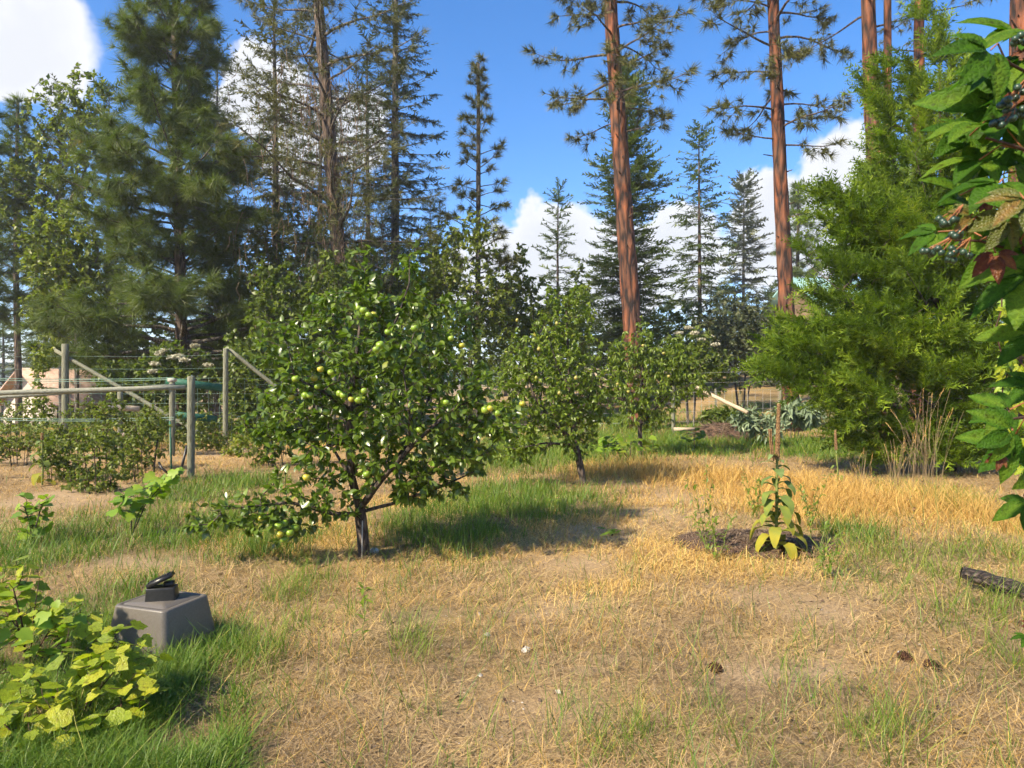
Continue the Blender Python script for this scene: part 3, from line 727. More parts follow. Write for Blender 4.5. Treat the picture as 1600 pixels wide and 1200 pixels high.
def build_fruit_trees():
    # apple tree
    d = gd(868); base = base_at(570, d=d); e = lambda *a: a
    limbs = [[(570, 872, d), (566, 830, d), (562, 795, d)],
             [(562, 795, d), (600, 745, d - .12), (640, 700, d - .22), (700, 645, d - .35), (752, 615, d - .4)],
             [(562, 795, d), (548, 740, d - .05), (545, 680, d - .1), (548, 615, d - .1), (556, 560, d), (566, 480, d), (572, 400, d)],
             [(564, 803, d), (520, 803, d - .15), (455, 785, d - .3), (400, 790, d - .4), (330, 798, d - .45)],
             [(563, 800, d), (620, 785, d + .1), (690, 760, d + .15), (745, 735, d + .2)],
             [(556, 760, d), (520, 700, d + .3), (470, 650, d + .5), (440, 590, d + .55)],
             [(575, 772, d), (640, 690, d + .5), (680, 600, d + .7), (690, 510, d + .8), (660, 430, d + .7)],
             [(555, 570, d), (590, 540, d - .25), (620, 500, d - .3), (640, 440, d - .2), (640, 400, d - .2)],
             [(548, 640, d - .1), (500, 610, d - .45), (460, 590, d - .6), (450, 540, d - .6)],
             [(640, 700, d - .22), (640, 640, d - .6), (630, 580, d - .7)], [(545, 690, d - .1), (500, 700, d - .6), (470, 690, d - .8)]]
    els = [(580, 560, 130, 110, .95, 0), (640, 610, 130, 100, .95, 0), (560, 690, 120, 80, .95, 0), (480, 620, 62, 82, .7, 0), (748, 642, 78, 56, .6, -.2), (720, 690, 80, 50, .7, 0), (430, 660, 40, 60, .5, -.1),
           (700, 735, 66, 45, .5, .1), (395, 792, 100, 32, .3, -.35), (440, 800, 70, 26, .3, -.3), (490, 755, 60, 42, .5, -.2), (600, 470, 80, 46, .5, 0), (566, 415, 26, 46, .2, 0),
           (643, 420, 26, 44, .2, .1), (690, 500, 60, 60, .5, .4), (450, 545, 40, 50, .4, -.3), (620, 745, 80, 34, .6, 0), (500, 490, 40, 50, .4, .2), (660, 772, 60, 26, .3, .1), (530, 790, 50, 22, .3, -.1),
           (785, 655, 30, 30, .2, -.35), (330, 800, 30, 16, .15, -.4), (470, 815, 50, 22, .25, -.3)]
    t, P, par, tips = fruit_tree('apple_tree', 'broad apple tree with green apples and a low left branch nearest the grey box', 'tree', base, d, limbs, els, 1480, 8, .077, M['apple_leaf'], .0026, .062, leaf6(.26), .08, .40, leaf_parts=290)
    apples = [(560, 482), (568, 485), (576, 492), (584, 491), (648, 513), (606, 519), (705, 529), (722, 540), (588, 546), (594, 539), (579, 563), (501, 577), (517, 582), (462, 592),
              (479, 593), (491, 591), (496, 604), (477, 618), (484, 618), (455, 621), (531, 615), (537, 618), (569, 611), (549, 624), (560, 625), (510, 644), (697, 629), (766, 638),
              (758, 641), (777, 646), (792, 652), (816, 631), (655, 672), (573, 741), (485, 731), (408, 810), (435, 822), (444, 818), (446, 831), (437, 835), (453, 833), (461, 825), (444, 843), (479, 746)]
    hang_fruit(t, base, P, apples, [fruit_mesh('apple', M['apple_skin'], .033), fruit_mesh('apple', M['apple_skin'], .035), fruit_mesh('apple', M['apple_skin'], .032), fruit_mesh('apple', M['apple_skin_ripe'], .031)], 'apple', d)
    g = Geo(); g.tube([(-.012, -.075, -.02), (-.006, -.075, .36)], .006, 5)          # pale stake and a drip hose at the trunk
    part('trunk_tie', g, M['wire_grey'], t)
    # pear tree
    d = gd(760); base = base_at(912, d=d)
    limbs = [[(914, 765, d), (906, 725, d), (898, 690, d), (893, 650, d), (890, 590, d), (886, 520, d), (884, 470, d)],
             [(897, 690, d), (860, 655, d - .2), (835, 620, d - .3), (820, 570, d - .3)], [(895, 670, d), (920, 620, d + .2), (940, 570, d + .3)],
             [(898, 695, d), (850, 692, d - .4), (815, 700, d - .5)], [(890, 620, d), (870, 570, d - .5), (850, 500, d - .6)], [(890, 640, d), (925, 600, d - .5), (930, 560, d - .7)]]
    els = [(875, 590, 88, 85, .95, 0), (880, 640, 78, 60, .85, 0), (835, 560, 60, 60, .6, 0), (885, 500, 50, 58, .5, 0), (820, 670, 45, 55, .6, -.1), (805, 700, 34, 28, .4, -.1),
           (925, 620, 40, 55, .6, 0), (905, 462, 16, 22, .15, 0), (865, 460, 18, 20, .15, 0), (900, 690, 34, 26, .4, 0), (790, 610, 30, 50, .4, .2)]
    t, P, par, tips = fruit_tree('pear_tree', 'rounded pear tree on a slim leaning trunk, just right of the apple tree', 'tree', base, d, limbs, els, 1500, 8, .075, M['pear_leaf'], .0028, .055, leaf4(.25, .1, -.22), .1, .44, droop=.6)
    hang_fruit(t, base, P, [(874, 614), (808, 500), (842, 545), (870, 505), (900, 590), (838, 590)], [fruit_mesh('pear', M['pear_skin'], .027, 'pear')], 'pear', d)
    # peach tree
    d = 15.5; base = base_at(1000, d=d)
    limbs = [[(1000, 715, d), (1000, 660, d), (1002, 620, d), (1004, 570, d), (1003, 520, d)], [(1000, 665, d), (970, 620, d), (958, 575, d)], [(1000, 665, d), (1040, 620, d), (1062, 570, d)],
             [(1001, 640, d), (1030, 620, d - .5), (1080, 600, d - .6)], [(1000, 650, d), (985, 610, d - .6), (975, 570, d - .8)]]
    els = [(1010, 605, 66, 55, .9, 0), (1003, 520, 18, 30, .25, 0), (966, 570, 22, 40, .4, 0), (1062, 570, 32, 40, .5, 0), (1080, 600, 26, 22, .4, -.3), (1005, 648, 50, 26, .6, 0), (1035, 560, 40, 40, .6, 0), (985, 555, 30, 40, .5, 0)]
    t, P, par, tips = fruit_tree('peach_tree', 'bushy peach tree with drooping leaves in front of the red pine trunk', 'tree', base, d, limbs, els, 1050, 8, .11, M['pear_leaf'], .003, .06, leaf4(.17, .1, -.3), .12, .46, droop=.9)
    hang_fruit(t, base, P, [(1037, 552), (982, 612), (1045, 588), (965, 600), (1005, 540)], [fruit_mesh('peach', M['pear_skin'], .036, 'apple')], 'peach', d)
build_fruit_trees()

# ------------------------------------------------------------------ conifers
def needle_tuft(n, w, droop=.12, spread=1.25, seed=1):
    r = np.random.default_rng(seed); V, F, T = [], [], []
    for k in range(n):
        a = r.random() * 6.283; ph = spread * r.random() ** .6; L = .75 + .35 * r.random()
        d = np.array([math.sin(ph) * math.cos(a), math.cos(ph), math.sin(ph) * math.sin(a)])
        s = norm(np.cross(d, r.normal(size=3))) * w / 2; tip = d * L + np.array([0, 0, -droop * L]) ; b = np.array([0, -.25 * r.random(), 0])
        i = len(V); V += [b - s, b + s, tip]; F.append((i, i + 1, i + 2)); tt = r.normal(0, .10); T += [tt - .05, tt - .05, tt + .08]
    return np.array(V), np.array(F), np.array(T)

def spray(n, w=.045, nl=.24, droop=.08, seed=2, lift=.05):
    """flat frond: a spine with slanting needles on both sides"""
    r = np.random.default_rng(seed); V, F, T = [], [], []
    for k in range(n):
        y = (k + .3) / n
        for s in (-1, 1):
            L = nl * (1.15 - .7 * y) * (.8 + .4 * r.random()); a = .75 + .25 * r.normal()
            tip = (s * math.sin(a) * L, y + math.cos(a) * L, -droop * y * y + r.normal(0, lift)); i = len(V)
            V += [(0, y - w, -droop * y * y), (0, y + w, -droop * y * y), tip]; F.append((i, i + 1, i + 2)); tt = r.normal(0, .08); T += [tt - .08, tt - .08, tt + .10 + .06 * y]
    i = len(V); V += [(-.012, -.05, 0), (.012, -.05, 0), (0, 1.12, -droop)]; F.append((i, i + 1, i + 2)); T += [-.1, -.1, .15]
    return np.array(V), np.array(F), np.array(T)

def trunk_geo(H, r0, top, bend=.0, sides=14, rtop=.06, seed=0, butt=1.25):
    n = max(8, int(H / .5)); t = np.linspace(0, 1, n)
    P = np.stack([top[0] * t + bend * np.sin(t * 5 + seed) * t, top[1] * t + .6 * bend * np.cos(t * 4 + seed) * t, H * t - .15], 1)
    r = r0 * (1 - t) ** .75 + rtop * t; r[0] *= butt
    return P, r

def along(P, z):
    return np.array([np.interp(z, P[:, 2], P[:, k]) for k in range(2)] + [z])

def pine(name, label, base, H, r0, top, crown0, nb, Lmax, bark, needles, prof=None, tuft_len=.26, nw=.045, nn=22, droop=.35, e0=.2, sub=2.2, bend=.1, dead=0, deadL=2.5, group=None, seed=0, ttint=.45, bark_sides=14, sub_u=.28, turn=.9):
    t = thing(name, label, 'tree', base, group)
    P, r = trunk_geo(H, r0, top, bend, seed=seed)
    g = Geo(); g.tube(P, r, bark_sides, .5, True, .16); part('trunk', g, bark, t, True)
    gb = Geo(); S0, S1, R0, R1 = [], [], [], []; TP, TD = [], []
    prof = prof or (lambda u: (1 - u) ** .7 * (.45 + .55 * min(1, u * 4)))
    def run(p, d, L, n, r_a, r_b, dr, tail):
        pts = [p]; d = norm(np.array(d, float))
        for k in range(n):
            u = (k + 1) / n
            d = norm(d + np.array([0, 0, -dr * (1 - u * tail) * 1.6 / n]) + rng.normal(size=3) * .10)
            pts.append(pts[-1] + d * L / n)
        for k in range(n):
            S0.append(pts[k]); S1.append(pts[k + 1]); R0.append(r_a + (r_b - r_a) * k / n); R1.append(r_a + (r_b - r_a) * (k + 1) / n)
        return np.array(pts)
    for i in range(nb):
        u = (i + rng.random()) / nb; z = crown0 + u * (H - crown0) * .985
        az = i * 2.39996 + rng.normal() * .4; L = max(.25, Lmax * prof(u) * (.65 + .5 * rng.random()))
        p = along(P, z); d = np.array([math.cos(az), math.sin(az), e0 + .6 * u])
        pts = run(p, d, L, 7, .012 + .016 * L, .008, droop, 1.7)
        TP.append(pts[-1]); TD.append(norm(pts[-1] - pts[-2]))
        for k in range(max(2, int(L * sub))):
            q = sub_u + (1 - sub_u) * rng.random(); j = min(6, int(q * 7)); b0 = pts[j] + (pts[j + 1] - pts[j]) * (q * 7 - j)
            bd = norm(pts[j + 1] - pts[j]); side = norm(np.cross(bd, [0, 0, 1.])) * (1 if k % 2 else -1)
            l = (.18 + .26 * L * (1.15 - q)) * (.6 + .7 * rng.random())
            sp = run(b0, bd * .7 + side * turn + np.array([0, 0, .25 - droop * .6 + .25 * rng.normal()]), l, 3, .010, .006, droop * .3, 2.2)
            TP += [sp[-1], sp[-2], sp[-1]]; TD += [norm(sp[-1] - sp[-2]), norm(sp[-1] - sp[-2] + rng.normal(size=3) * .5), norm(sp[-1] - sp[-2] + rng.normal(size=3) * .6)]
            if l > .5: TP.append(sp[1]); TD.append(norm(sp[2] - sp[1] + rng.normal(size=3) * .7))
    for i in range(dead):
        z = crown0 * (.35 + .65 * rng.random()); az = rng.random() * 6.283
        run(along(P, z), (math.cos(az), math.sin(az), .05 + .2 * rng.normal()), deadL * (.3 + .7 * rng.random()), 6, .022, .006, .55, .3)
    if bark is M['bark_red']:          # snapped-off stubs on the bare lower trunk
        for i in range(12):
            z = crown0 * (.25 + .75 * rng.random()); az = rng.random() * 6.283; c = along(P, z); d = np.array([math.cos(az), math.sin(az), .25]); rr = np.interp(z, P[:, 2], r)
            S0.append(c + d * rr * .8); S1.append(c + d * (rr + .05 + .30 * rng.random() ** 2)); R0.append(.03); R1.append(.014)
    gb.segs(S0, S1, R0, R1, 4, .4); part('branches', gb, M['bark_grey'] if bark is not M['bark_red'] else M['bark_brown'], t, kind='stuff')
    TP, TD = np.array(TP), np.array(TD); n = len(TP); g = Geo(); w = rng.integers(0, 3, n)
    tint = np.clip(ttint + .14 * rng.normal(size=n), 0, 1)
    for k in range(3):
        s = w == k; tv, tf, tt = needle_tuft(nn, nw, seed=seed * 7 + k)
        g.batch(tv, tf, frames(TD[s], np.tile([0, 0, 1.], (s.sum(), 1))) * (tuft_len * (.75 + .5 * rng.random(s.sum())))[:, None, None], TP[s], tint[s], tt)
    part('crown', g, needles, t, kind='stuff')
    return t, P

def spruce(name, label, base, H, r0, crown0, Lmax, bark, needles, gap=.32, per=6, e0=.05, droop=.35, twig=.30, step=.16, ns=6, dens=1.0, top=(0, 0), prof=None, group=None, seed=0, ttint=.45, hang=.15, tl=1.0, sw=.05):
    t = thing(name, label, 'tree', base, group)
    P, r = trunk_geo(H, r0, top, .05, rtop=.015, seed=seed)
    g = Geo(); g.tube(P, r, 10, .5, True, .12); part('trunk', g, bark, t, True)
    S0, S1, R0, R1, TP, TD, TL = [], [], [], [], [], [], []
    prof = prof or (lambda u: (1 - u) ** .9 * (.75 + .25 * min(1, u * 5)))
    z = crown0; k = 0
    while z < H - .15:
        u = (z - crown0) / (H - crown0); m = max(3, int(per * (1 - .35 * u)))
        for i in range(m):
            az = k * 1.1 + i * 6.283 / m + rng.normal() * .25; L = max(.18, Lmax * prof(u) * (.42 + .72 * rng.random()))
            if rng.random() < .10: continue
            zz = z + rng.normal() * gap * .55; p = along(P, min(max(zz, .2), H - .05)); d = norm(np.array([math.cos(az), math.sin(az), e0 + .75 * u * u + .13 * rng.normal()])); n = 6; pts = [p]
            for q in range(n):
                f = (q + 1) / n; d = norm(d + np.array([0, 0, -droop * (1 - 1.5 * f) * 1.2 / n]) + rng.normal(size=3) * .05); pts.append(pts[-1] + d * L / n)
            pts = np.array(pts)
            for q in range(n):
                S0.append(pts[q]); S1.append(pts[q + 1]); R0.append((.010 + .010 * L) * (1 - q / n) + .004); R1.append((.010 + .010 * L) * (1 - (q + 1) / n) + .004)
            nt_ = max(2, int(L / step * dens)); q = np.sort(.12 + .88 * rng.random(nt_)); j = np.minimum((q * n).astype(int), n - 1)
            b0 = pts[j] + (pts[j + 1] - pts[j]) * (q * n - j)[:, None]; bd = norm(pts[j + 1] - pts[j]); sd = norm(np.cross(bd, np.array([0, 0, 1.]))) * np.where(np.arange(nt_) % 2, 1, -1)[:, None]
            TP.append(b0); TD.append(norm(bd * .75 + sd * .8 + np.array([0, 0, -hang]) + .18 * rng.normal(size=(nt_, 3)))); TL.append(twig * tl * (.55 + .5 * rng.random(nt_)) * (.6 + .4 * min(1, L)) * (1.15 - .5 * q))
            TP.append(pts[-2:-1]); TD.append(norm(pts[-1:] - pts[-2:-1])); TL.append(np.array([twig * 1.1]))
        z += gap * (1 - .45 * u) * (.8 + .4 * rng.random()); k += 1
    TP.append(np.array([[P[-1, 0], P[-1, 1], H - .45]])); TD.append(np.array([[0, 0, 1.]])); TL.append(np.array([.6]))
    gb = Geo(); gb.segs(S0, S1, R0, R1, 3, .4); part('branches', gb, M['bark_grey'], t, kind='stuff')
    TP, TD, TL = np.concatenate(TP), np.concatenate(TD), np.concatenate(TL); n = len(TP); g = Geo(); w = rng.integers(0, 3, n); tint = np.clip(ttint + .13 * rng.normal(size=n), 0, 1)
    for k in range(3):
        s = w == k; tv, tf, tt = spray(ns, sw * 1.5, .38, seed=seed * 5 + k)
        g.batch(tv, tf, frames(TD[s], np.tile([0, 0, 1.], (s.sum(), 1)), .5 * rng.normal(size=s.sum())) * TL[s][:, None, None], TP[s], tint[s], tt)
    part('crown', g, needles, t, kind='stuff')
    return t, P

def broad(name, label, base, els, n_att, per, size, leafm, r_root, H, tmpl=None, step=.25, bark=None, group=None, cat='tree', nm=('trunk', 'crown'), stems=1, mean=.45, droop=.3, r_tip=.006, up=.3, spread=.9, sm=.0):
    t = thing(name, label, cat, base, group)
    limbs = []
    for k in range(stems):
        a = 6.283 * k / stems + rng.random(); o = np.array([math.cos(a), math.sin(a), 0]) * (.12 * (stems > 1)); q = np.array([math.cos(a), math.sin(a), 0]) * H * .10 * (stems > 1)
        limbs.append([o + np.array([0, 0, -.1]), o + q * .5 + np.array([rng.normal() * sm, 0, H * .4]), o + q + np.array([rng.normal() * sm, 0, H * .8])])
    if stems > 1: limbs = [[(0, 0, -.1), (0, 0, .05)]] + limbs
    if base[1] > 18: n_att = int(n_att * 1.35); size *= 1.35
    A = ellip(n_att, els); A[:, 2] = np.maximum(A[:, 2], .08)
    P, par, tips = grow(limbs, A, step, up); g, r = wood(P, par, r_tip, r_root, .45); part(nm[0], g, bark or M['bark_grey'], t, True)
    L, D, S = twig_leaves(P, par, tips, per, size, droop=droop, spread=spread); g = Geo(); tv, tf = tmpl or leaf4(.3)
    g.batch(tv, tf, frames(D, norm(np.tile([0, 0, 1.], (len(L), 1)) + .7 * rng.normal(size=(len(L), 3)))) * S[:, None, None], L, leaf_tint(L, 0, mean, .18, 1.2))
    part(nm[1], g, leafm, t, True, kind='stuff')
    return t, P, par, tips
# ------------------------------------------------------------------ the trees of the photograph
def build_trees():
    k = M
    drop = lambda u: (1 - u) ** .6 * (.8 + .2 * min(1, u * 4))
    pine('long_needle_pine', 'full dark green long needled pine behind the left fence', base_at(285, d=24), 17.5, .21, (-.25, 0), 1.7, 165, 4.3, k['bark_brown'], k['pine_needle'],
         tuft_len=.46, nw=.042, nn=32, droop=.45, e0=.25, sub=4.6, bend=.06, seed=1, ttint=.42, dead=4, deadL=1.5, prof=lambda u: (1 - u) ** .6 * (.85 + .3 * math.sin(u * 19)))
    # dark trunked pine with hanging dead twigs
    t, P = pine('dark_trunk_pine', 'tall dark trunked pine with drooping half dead branches', base_at(552, d=24), 22, .30, (-1.75, 0), 6.2, 72, 4.3, k['bark_brown'], k['pine_needle_dry'],
                tuft_len=.30, nw=.055, nn=14, droop=.95, e0=.35, sub=3.6, bend=.03, seed=2, ttint=.40, dead=34, deadL=3.6, prof=lambda u: .55 + .45 * (1 - u))
    g = Geo(); S0, S1 = [], []
    for i in range(850):
        z = 4.2 + 8.5 * rng.random(); a = rng.random() * 6.283; rr = .3 + 3.2 * rng.random() ** 1.3; c = along(P, z); p = c + np.array([math.cos(a) * rr * (1 if math.cos(a) < 0 else .6), math.sin(a) * rr, -.18 * rr * rr * .5])
        L = .25 + .8 * rng.random()
        for q in range(3):
            p2 = p + np.array([rng.normal() * .06, rng.normal() * .06, -L / 3]); S0.append(p); S1.append(p2); p = p2
    g.segs(S0, S1, .012, .007, 3, rng.random(len(S0))); part('dead_twigs', g, k['dead_twig'], t, kind='stuff')
    g = Geo(); P2 = rng.normal(size=(700, 3)) * np.array([.9, .8, 1.9]) + np.array([-.35, -.5, 5.2]); D2 = norm(np.stack([P2[:, 0] * .6, P2[:, 1] * .5, np.full(700, .9)], 1) + .5 * rng.normal(size=(700, 3)))
    tv, tf, tt = spray(7, .05, .32, seed=9); g.batch(tv, tf, frames(D2, np.tile([0, -1., .3], (700, 1)), rng.random(700) * 6) * .42, P2, np.clip(.45 + .2 * rng.normal(size=700), 0, 1), tt)
    part('lower_foliage', g, k['fir_needle'], t, kind='stuff')
    spruce('sparse_fir', 'tall thin sparse fir rising left of the small pine', base_at(618, d=30), 25, .24, 4.6, 3.1, k['bark_grey'], k['fir_needle'], gap=.40, per=6, droop=.75, twig=.60, step=.13, ns=6, hang=.35, seed=3, ttint=.5, e0=.2, prof=lambda u: (1 - u) ** .8)
    pine('narrow_young_pine', 'narrow young pine with upswept tufts against open sky', base_at(747, d=26), 13.8, .11, (0, 0), 4.0, 66, 1.9, k['bark_grey'], k['pine_needle_dry'],
         tuft_len=.30, nw=.07, nn=22, droop=-.15, e0=.05, sub=3.2, bend=.02, seed=4, ttint=.45, bark_sides=9, prof=lambda u: (1 - u) ** .75, sub_u=.45)
    pine('red_barked_pine', 'leaning red barked pine in the middle with bare lower trunk', base_at(1000, d=23), 25, .345, (-1.75, 0), 9.8, 56, 3.0, k['bark_red'], k['pine_needle_dry'],
         tuft_len=.30, nw=.06, nn=20, droop=1.05, e0=.25, sub=4.4, bend=.02, seed=5, ttint=.36, dead=0, prof=lambda u: .85 + .3 * u if u < .4 else (1 - u) * 1.6)
    spruce('dense_spruce', 'large dense dark spruce directly behind the leaning red pine', base_at(980, d=34), 16.6, .28, .7, 3.8, k['bark_brown'], k['spruce_needle'], gap=.24, per=9, droop=.5, twig=.75, step=.15, ns=5, hang=.12, seed=6, ttint=.47, e0=.12, prof=lambda u: (1 - u) ** .72 * (.8 + .25 * math.sin(u * 23)), sw=.06)
    spruce('slim_spruce', 'slim open spruce between the two red trunks', base_at(1093, d=44), 16.2, .16, 2.2, 3.0, k['bark_brown'], k['spruce_needle'], gap=.42, per=6, droop=.55, twig=.88, step=.18, ns=5, hang=.25, seed=7, ttint=.42, e0=.0, prof=lambda u: (1 - u) ** .95, sw=.06)
    spruce('small_spruce', 'dark pointed spruce top left of the dense spruce', base_at(872, d=46), 13.9, .15, 2.0, 2.7, k['bark_brown'], k['spruce_needle'], gap=.42, per=6, droop=.5, twig=.88, step=.18, ns=5, hang=.2, seed=8, ttint=.42, sw=.06)
    spruce('pale_far_conifer', 'pale hazy conifer far off between slim spruce and right trunk', base_at(1162, d=78), 22.5, .25, 2.5, 4.2, k['bark_grey'], k['fir_needle'], gap=.6, per=7, droop=.5, twig=1.5, step=.28, ns=5, seed=9, ttint=.6, sw=.07, prof=lambda u: (1 - u) ** .6)
    pine('bushy_far_pine', 'bushy dark pine far behind the right red trunk', base_at(1246, d=62), 17.5, .25, (0, 0), 3.5, 70, 3.4, k['bark_brown'], k['pine_needle'], tuft_len=.65, nw=.07, nn=20, droop=.1, sub=2.4, seed=10, ttint=.45, bark_sides=8)
    pine('straight_red_pine', 'straight red barked pine left of the juniper with open crown', base_at(1238, d=22), 23, .265, (-1.05, 0), 8.9, 54, 2.5, k['bark_red'], k['pine_needle_dry'],
         tuft_len=.30, nw=.06, nn=20, droop=.95, e0=.3, sub=4.8, bend=.03, seed=11, ttint=.36, dead=2, deadL=1.0, prof=lambda u: .85 + .3 * u if u < .4 else (1 - u) * 1.6)
    t, P = pine('forked_red_pine', 'forked red barked pine rising behind the juniper', base_at(1384, d=19), 23, .26, (-.95, 0), 11.4, 40, 2.4, k['bark_red'], k['pine_needle_dry'],
                tuft_len=.22, nw=.06, nn=18, droop=.8, sub=3.0, bend=.02, seed=12, ttint=.4, prof=lambda u: .8 + .3 * u if u < .5 else (1 - u) * 2)
    g = Geo(); q = along(P, 7.2); g.tube([q + np.array([.10, 0, 0]), q + np.array([.30, -.05, 1.0]), q + np.array([.36, 0, 3]), q + np.array([.34, 0, 7]), q + np.array([.2, .1, 12])], [.09, .11, .10, .09, .04], 10, .5, True, .15)
    part('second_stem', g, k['bark_red'], t, True)
    pine('plain_red_pine', 'single red trunk right of the forked pine, half hidden by juniper', base_at(1432, d=24), 24, .24, (.15, 0), 12.5, 40, 2.6, k['bark_red'], k['pine_needle_dry'], tuft_len=.22, nw=.06, nn=18, droop=.8, sub=2.6, bend=.02, seed=13, ttint=.4)
    pine('corner_red_pine', 'red trunk at the far right top edge behind the vine', base_at(1592, d=17), 22, .27, (.0, 0), 11, 36, 2.4, k['bark_red'], k['pine_needle_dry'], tuft_len=.24, nw=.06, nn=16, droop=.7, sub=2.6, bend=.02, seed=14)
    pine('left_edge_pine', 'slender dark pine at the left edge behind the garden', base_at(30, d=34), 16.2, .17, (-.2, 0), 4.6, 90, 2.2, k['bark_brown'], k['pine_needle'], tuft_len=.42, nw=.06, nn=20, droop=.35, sub=3.2, seed=15, ttint=.4, bark_sides=8)
    pine('outer_left_pine', 'dark pine partly cut by the left picture edge', base_at(-45, d=29), 15, .17, (.1, 0), 3.0, 80, 2.6, k['bark_brown'], k['pine_needle'], tuft_len=.42, nw=.06, nn=20, droop=.35, sub=3.2, seed=16, ttint=.4, bark_sides=8)
    spruce('drooping_larch', 'brownish drooping larch between the full pine and the dark trunk', base_at(430, d=30), 19, .22, 3.0, 3.4, k['bark_grey'], k['pine_needle_dry'], gap=.42, per=6, droop=.95, twig=.62, step=.15, ns=6, hang=.6, seed=31, ttint=.45, e0=.25, prof=lambda u: (1 - u) ** .6)
    spruce('grey_green_fir', 'grey green fir behind the dark trunk and sparse fir', base_at(575, d=37), 20, .2, 2.5, 3.2, k['bark_grey'], k['fir_needle'], gap=.5, per=6, droop=.8, twig=.75, step=.19, ns=5, hang=.4, seed=32, ttint=.45, e0=.15, prof=lambda u: (1 - u) ** .7)
    spruce('left_back_fir', 'dark fir filling the gap behind the poplar', base_at(170, d=40), 20, .2, 1.5, 4.0, k['bark_grey'], k['spruce_needle'], gap=.5, per=7, droop=.6, twig=.9, step=.2, ns=5, hang=.3, seed=33, ttint=.45, prof=lambda u: (1 - u) ** .7)
    src, _ = spruce('back_fir', 'x', (0, 0, 0), 23, .22, 2.0, 3.6, k['bark_grey'], k['fir_needle'], gap=.5, per=7, droop=.75, twig=.85, step=.18, ns=5, hang=.4, seed=35, ttint=.42, e0=.15, prof=lambda u: (1 - u) ** .6)
    for n_, (px, d, rz, sc, txt) in enumerate(((500, 43, 0, 1.0, 'tall fir behind the dark trunk, left of the sparse fir'), (340, 40, 2, .95, 'tall fir showing right of the full pine crown'), (95, 46, 4, 1.0, 'tall fir standing behind the poplar crown'), (672, 47, 1, .62, 'shorter fir between the sparse fir and the narrow young pine'))):
        if n_ == 0: o = src
        else:
            o = src.copy(); COL.objects.link(o)
            for ch in src.children: c = ch.copy(); COL.objects.link(c); c.parent = o
        o.location = [float(v) for v in base_at(px, d=d)]; o.rotation_euler = (0, 0, rz); o.scale = (sc, sc, sc); tag(o, txt, 'tree', 'tall firs at the back')
    # leafy trees
    b = base_at(97, d=30); broad('poplar_tree', 'tall pale leaved poplar left of the full pine', b, px_el(b, 30, [(95, 240, 60, 130, 1.6, 0), (60, 330, 60, 80, 1.6, 0), (130, 180, 45, 80, 1.2, 0), (90, 430, 55, 90, 1.6, 0), (110, 520, 40, 50, 1.2, 0), (40, 260, 40, 60, 1.2, 0)]), 620, 9, .17, k['aspen_leaf'], .2, 11, step=.35, r_tip=.010)
    b = base_at(120, d=27); broad('maple_tree', 'yellow green maple glowing behind the leftmost post', b, px_el(b, 27, [(110, 370, 62, 62, 1.3, -.3), (70, 410, 40, 60, 1, 0), (140, 440, 60, 60, 1.2, 0), (70, 490, 40, 40, 1, 0)]), 420, 9, .17, k['maple_leaf'], .10, 6, step=.3, r_tip=.008)
    b = base_at(478, d=21); broad('dark_shrub_tree', 'dark green shrubby tree between the full pine and apple tree', b, px_el(b, 21, [(450, 520, 75, 110, 1.3, 0), (520, 470, 55, 80, 1.2, 0), (400, 570, 60, 70, 1.1, 0), (500, 560, 70, 80, 1.2, 0), (430, 450, 40, 50, .8, 0)]), 700, 9, .13, k['shrub_leaf'], .10, 3.6, step=.25, stems=4)
    b = base_at(735, d=24); broad('birch_tree', 'light green birch below the narrow young pine', b, px_el(b, 24, [(735, 440, 62, 92, 1.2, 0), (700, 500, 50, 80, 1.1, 0), (770, 500, 46, 90, 1.1, 0), (740, 360, 36, 40, .7, 0), (690, 420, 30, 50, .7, 0), (655, 470, 30, 50, .7, 0)]), 700, 9, .11, k['aspen_leaf'], .09, 4.6, step=.28)
    b = base_at(835, d=28); broad('pale_thicket', 'pale green thicket between birch and dense spruce', b, px_el(b, 28, [(830, 510, 50, 80, 1.3, 0), (880, 520, 50, 70, 1.2, 0), (790, 480, 30, 70, 1, 0), (815, 420, 14, 50, .4, 0), (905, 470, 20, 60, .6, 0)]), 560, 9, .14, k['aspen_leaf'], .09, 3.4, step=.3, stems=4, mean=.36)
    b = base_at(620, d=22); broad('hedge_thicket', 'dense green thicket directly behind the apple tree', b, px_el(b, 22, [(560, 560, 80, 60, 1, 0), (640, 540, 90, 70, 1, 0), (720, 580, 80, 60, 1, 0)]), 520, 9, .12, k['shrub_leaf'], .07, 2.2, step=.25, stems=5)
    b = base_at(650, d=26); broad('sunny_leafy_tree', 'bright leafy tree rising behind the apple tree top', b, px_el(b, 26, [(640, 440, 60, 70, 1.2, 0), (590, 480, 60, 60, 1.2, 0), (690, 400, 40, 60, 1, 0), (560, 420, 40, 50, 1, 0)]), 520, 9, .13, k['aspen_leaf'], .1, 4.4, step=.3, stems=2, mean=.55)
    b = base_at(400, d=26); broad('ivy_clad_tree', 'leafy tree filling the gap right of the full pine', b, px_el(b, 26, [(400, 430, 50, 80, 1.2, 0), (440, 380, 44, 70, 1.1, 0), (370, 500, 50, 60, 1.1, 0), (500, 400, 36, 70, 1, 0)]), 520, 9, .13, k['shrub_leaf'], .1, 4.4, step=.3, stems=2, mean=.55)
    b = base_at(330, d=30); broad('shady_thicket', 'dark thicket under the full pine', b, px_el(b, 30, [(300, 540, 110, 60, 1.6, 0), (400, 520, 80, 80, 1.6, 0), (200, 560, 60, 50, 1.4, 0)]), 520, 9, .16, k['shrub_leaf'], .09, 3, step=.35, stems=6, mean=.3)
